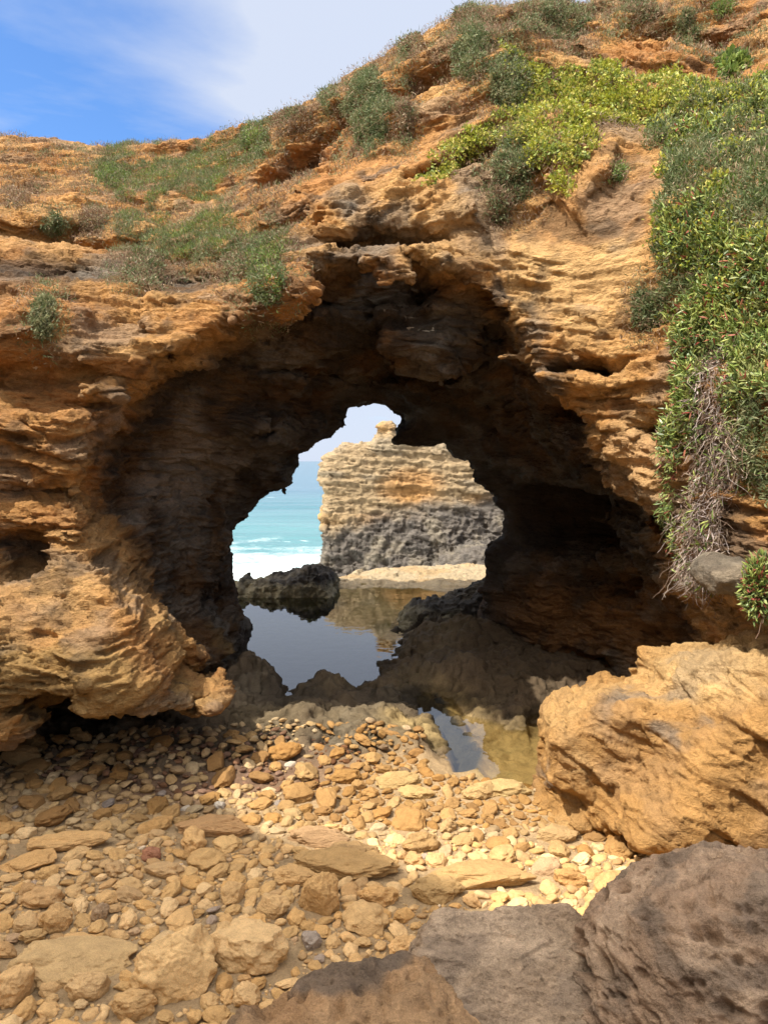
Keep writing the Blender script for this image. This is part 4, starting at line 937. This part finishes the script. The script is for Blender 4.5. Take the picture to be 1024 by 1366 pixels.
# ---- the green curtain on the right
CU=[(1060,100),(1060,690),(1010,650),(1000,620),(975,640),(950,770),(925,770),(925,700),(938,610),(932,585),(900,610),(888,600),(895,560),(905,520),(908,480),(900,440),(890,400),(866,330),(872,290),(885,250),(880,215),(858,190),(868,160),(900,130),(960,120)]
sd=poly(CU)+wob; inn=sd<0; prc=np.clip(-sd/22,.2,1)
strip=poly([(948,470),(985,470),(985,540),(1000,620),(975,660),(955,770),(925,770),(920,700),(938,600),(935,540)])+wob*.5
grey=(VY<430-(VX-870)*.6)|((VX>985)&(VY>520)); q=pn(VP.astype(f32),2.3,41.)
root=bpy.data.objects.new('ice_plant_curtain',None); C.objects.link(root); root.location=(2.5,5.2,3.); tag(root,'tall hanging curtain of green ice plant covering the right cliff','hanging plant')
def part(name,g,mat):
    o=joinm(name,g,mat); o.parent=root; o.matrix_parent_inverse=mathutils.Matrix.Translation(root.location).inverted(); return o
ICE=[(.17,.24,.07),(.24,.32,.08),(.38,.42,.12),(.12,.17,.06),(.30,.33,.12)]
gap_=(pn(VP.astype(f32),4.2,91.)>-.22)&(pn(VP.astype(f32),9.,9.)>-.35)
s1=np.nonzero(inn&gap_&(strip>0)&(~grey|(q>.25)))[0]; s2=np.nonzero(inn&grey)[0]; s3=np.nonzero((strip<0))[0]
g=[growth(s1,24000,.17,.052,.012,'fleshy',ICE,droop=-.1,prof=prc,spread=.03,patch=4.),growth(s1,1200,.19,.055,.012,'fleshy',[(.34,.08,.06),(.42,.16,.10)],droop=0,prof=prc,spread=.03,patch=0)]
part('leaves',g,M_fleshy)
g=[growth(s2[(pn(VP[s2].astype(f32),7.,9.)>-.28)],40000,.13,.048,.011,'leaf',SAGE+SAGE[1:]+DRY[2:3]+[GRN[0],GRN[1]],droop=.0,prof=prc,spread=.025,patch=4.)]
part('grey_foliage',g,M_leaf)
s4=np.nonzero(inn&(q>.0)&(VY<420))[0]; g=[growth(s4,7000,.17,.036,.026,'leaf',YEL+[GRN[2]],droop=.2,prof=prc,spread=.03,patch=5.)]
part('young_leaves',g,M_leaf)
g=[growth(s3,3600,.12,.07,.008,'leaf',PINK+[(.50,.42,.38),(.44,.36,.34)],droop=1.,spread=.03,patch=0),growth(s1,5000,.09,.06,.008,'leaf',PINK,droop=.6,prof=prc,spread=.03)]
ii=s3[rv.integers(len(s3),size=520)]; g.append(stems(520,VP[ii]+VN[ii]*(rv.random((520,1))*.14),.34,.0035,PINK+[(.5,.42,.38)],1,.8))
bt=s3[(VY[s3]>720)]; 
if len(bt): ii=bt[rv.integers(len(bt),size=60)]; g.append(stems(60,VP[ii]+VN[ii]*.08,.26,.0045,[(.55,.47,.40),(.42,.34,.28)],1,.9,.6))
g2=growth(s3,500,.19,.055,.012,'fleshy',ICE,droop=0,spread=.03); part('dead_stems',g,M_dry); 
s5=np.nonzero((strip<4)&(np.abs(poly([(955,640),(975,600),(985,640),(960,690)]))<8))[0]
part('trail_leaves',[g2],M_fleshy)
# thin side trails left of the curtain
for tr,lb in (([(893,560),(890,620),(892,680),(898,730)],'thin trail of ice plant hanging down the orange rock left of the curtain'),):
    t=np.array(tr,float); g=[]
    d=np.full(len(VX),1e9)
    for k in range(len(t)-1):
        e=t[k+1]-t[k]; u=np.clip(((VX-t[k,0])*e[0]+(VY-t[k,1])*e[1])/(e@e),0,1); d=np.minimum(d,np.hypot(VX-t[k,0]-e[0]*u,VY-t[k,1]-e[1]*u))
    s=np.nonzero(d<9)[0]; g=[growth(s,900,.06,.045,.010,'fleshy',ICE+[(.34,.12,.08)],droop=.6,spread=.01)]
    st=stems(6,VP[s[np.argsort(VY[s])[:6]]]+np.array([0,-.05,0]),.9,.004,[(.40,.18,.10)],1,.12,1.,12); g.append(st)
    tag(joinm('ice_plant_trail',g,M_fleshy),lb,'hanging plant')
# red and green clump lower right, growing on the block
c0=at(1012,785,4.55); n=1500; u=rv.normal(size=(n,3)); u/=np.linalg.norm(u,axis=1)[:,None]; P=c0+u*np.array([.10,.12,.22])*(.4+.6*rv.random((n,1)))
D=u*.8+rv.normal(size=(n,3))*.5+np.array([0,-.2,.3]); D/=np.linalg.norm(D,axis=1)[:,None]
pal=np.array(ICE+[(.26,.07,.05)]); 
o=joinm('red_ice_plant',[leaves(P,D,np.full(n,.045)*rv.uniform(.7,1.2,n),np.full(n,.012),'fleshy',pal[rv.integers(len(pal),size=n)]),stems(12,np.array([c0]*12),.3,.005,PINK,1,.6)],M_fleshy)
tag(o,'red and green ice plant clump above the boulder at the right edge','hanging plant')
log('plants')
# ================================================================ light, sky, camera
EL,AZX,AZY=SUN
w=bpy.data.worlds.new('World'); bpy.context.scene.world=w; w.use_nodes=True; t=w.node_tree; t.nodes.clear(); b=NB(t)
sun=np.array([AZX,AZY]); sun=sun/np.linalg.norm(sun)
SD3=(float(sun[0])*math.cos(math.radians(EL)),float(sun[1])*math.cos(math.radians(EL)),math.sin(math.radians(EL)))
sky=b.n('ShaderNodeTexSky',sky_type='NISHITA',sun_disc=False,sun_elevation=math.radians(EL),sun_rotation=math.atan2(sun[0],sun[1]),air_density=1.0,dust_density=.6,ozone_density=1.6)
g=b.n('ShaderNodeTexCoord').outputs['Generated']
sp=b.n('ShaderNodeSeparateXYZ',{0:g}); z=b.math('ADD',b.math('MAXIMUM',sp.outputs[2],0.),.22)
uv=b.n('ShaderNodeCombineXYZ',{0:b.math('DIVIDE',sp.outputs[0],z),1:b.math('DIVIDE',sp.outputs[1],z),2:0.})
uv=b.n('ShaderNodeMapping',{'Vector':uv.outputs[0],'Location':CLOUD_OFF,'Rotation':(0,0,CLOUD_ROT),'Scale':(.55,1.25,1)}).outputs[0]
cn=b.noise(uv,1.1,8,.56,.6)
lowb=b.mapr(sp.outputs[2],.0,.35,.10,0.)
gapd=b.n('ShaderNodeVectorMath',{0:g,1:GAP},operation='DOT_PRODUCT').outputs['Value']
gap=b.mapr(gapd,.945,.997,0.,.215)
cl=b.mapr(b.math('SUBTRACT',b.math('ADD',cn,lowb),gap),.22,.46)
sd_=b.n('ShaderNodeVectorMath',{0:g,1:SD3},operation='DOT_PRODUCT').outputs['Value']
br=b.mapr(sd_,.45,.98,1.,CLB); cr0=b.n('ShaderNodeVectorMath',{0:(3.3,3.0,2.55),'Scale':b.math('SUBTRACT',br,1.)},operation='SCALE').outputs[0]  # unseen bright cloud glow round the sun, added to fill the shaded foreground
cr=b.n('ShaderNodeVectorMath',{0:CLOUD[:3],1:cr0},operation='ADD').outputs[0]
sk2=b.mix(1.,sky.outputs[0],(.52,.74,1.,1),'MULTIPLY')
cc=b.mix(b.math('MULTIPLY',cl,.95),sk2,cr)
bg=b.n('ShaderNodeBackground',{'Color':cc,'Strength':SKYS}); b.n('ShaderNodeOutputWorld',{'Surface':bg.outputs[0]})
L=bpy.data.lights.new('sun','SUN'); L.energy=SUNE; L.angle=math.radians(.5); L.color=(1,.94,.84)
lo=bpy.data.objects.new('sun',L); C.objects.link(lo)
import mathutils
ce=math.cos(math.radians(EL)); dv=mathutils.Vector((sun[0]*ce,sun[1]*ce,math.sin(math.radians(EL))))
lo.rotation_euler=dv.to_track_quat('Z','Y').to_euler(); lo.location=dv*30
cam=bpy.data.cameras.new('camera'); co=bpy.data.objects.new('camera',cam); C.objects.link(co)
co.location=(0,0,CZ); co.rotation_euler=(math.radians(90)-PT,0,0)
cam.sensor_fit='VERTICAL'; cam.sensor_height=24.; cam.lens=24.*FP/1366; cam.clip_end=20000; cam.clip_start=.05
S=bpy.context.scene; S.camera=co
S.view_settings.view_transform='Standard'; S.view_settings.look='None'; S.view_settings.exposure=EXPO; S.view_settings.gamma=1
S.cycles.max_bounces=8; S.cycles.diffuse_bounces=2; S.cycles.glossy_bounces=3; S.cycles.transparent_max_bounces=6; S.cycles.use_denoising=True
log('done')
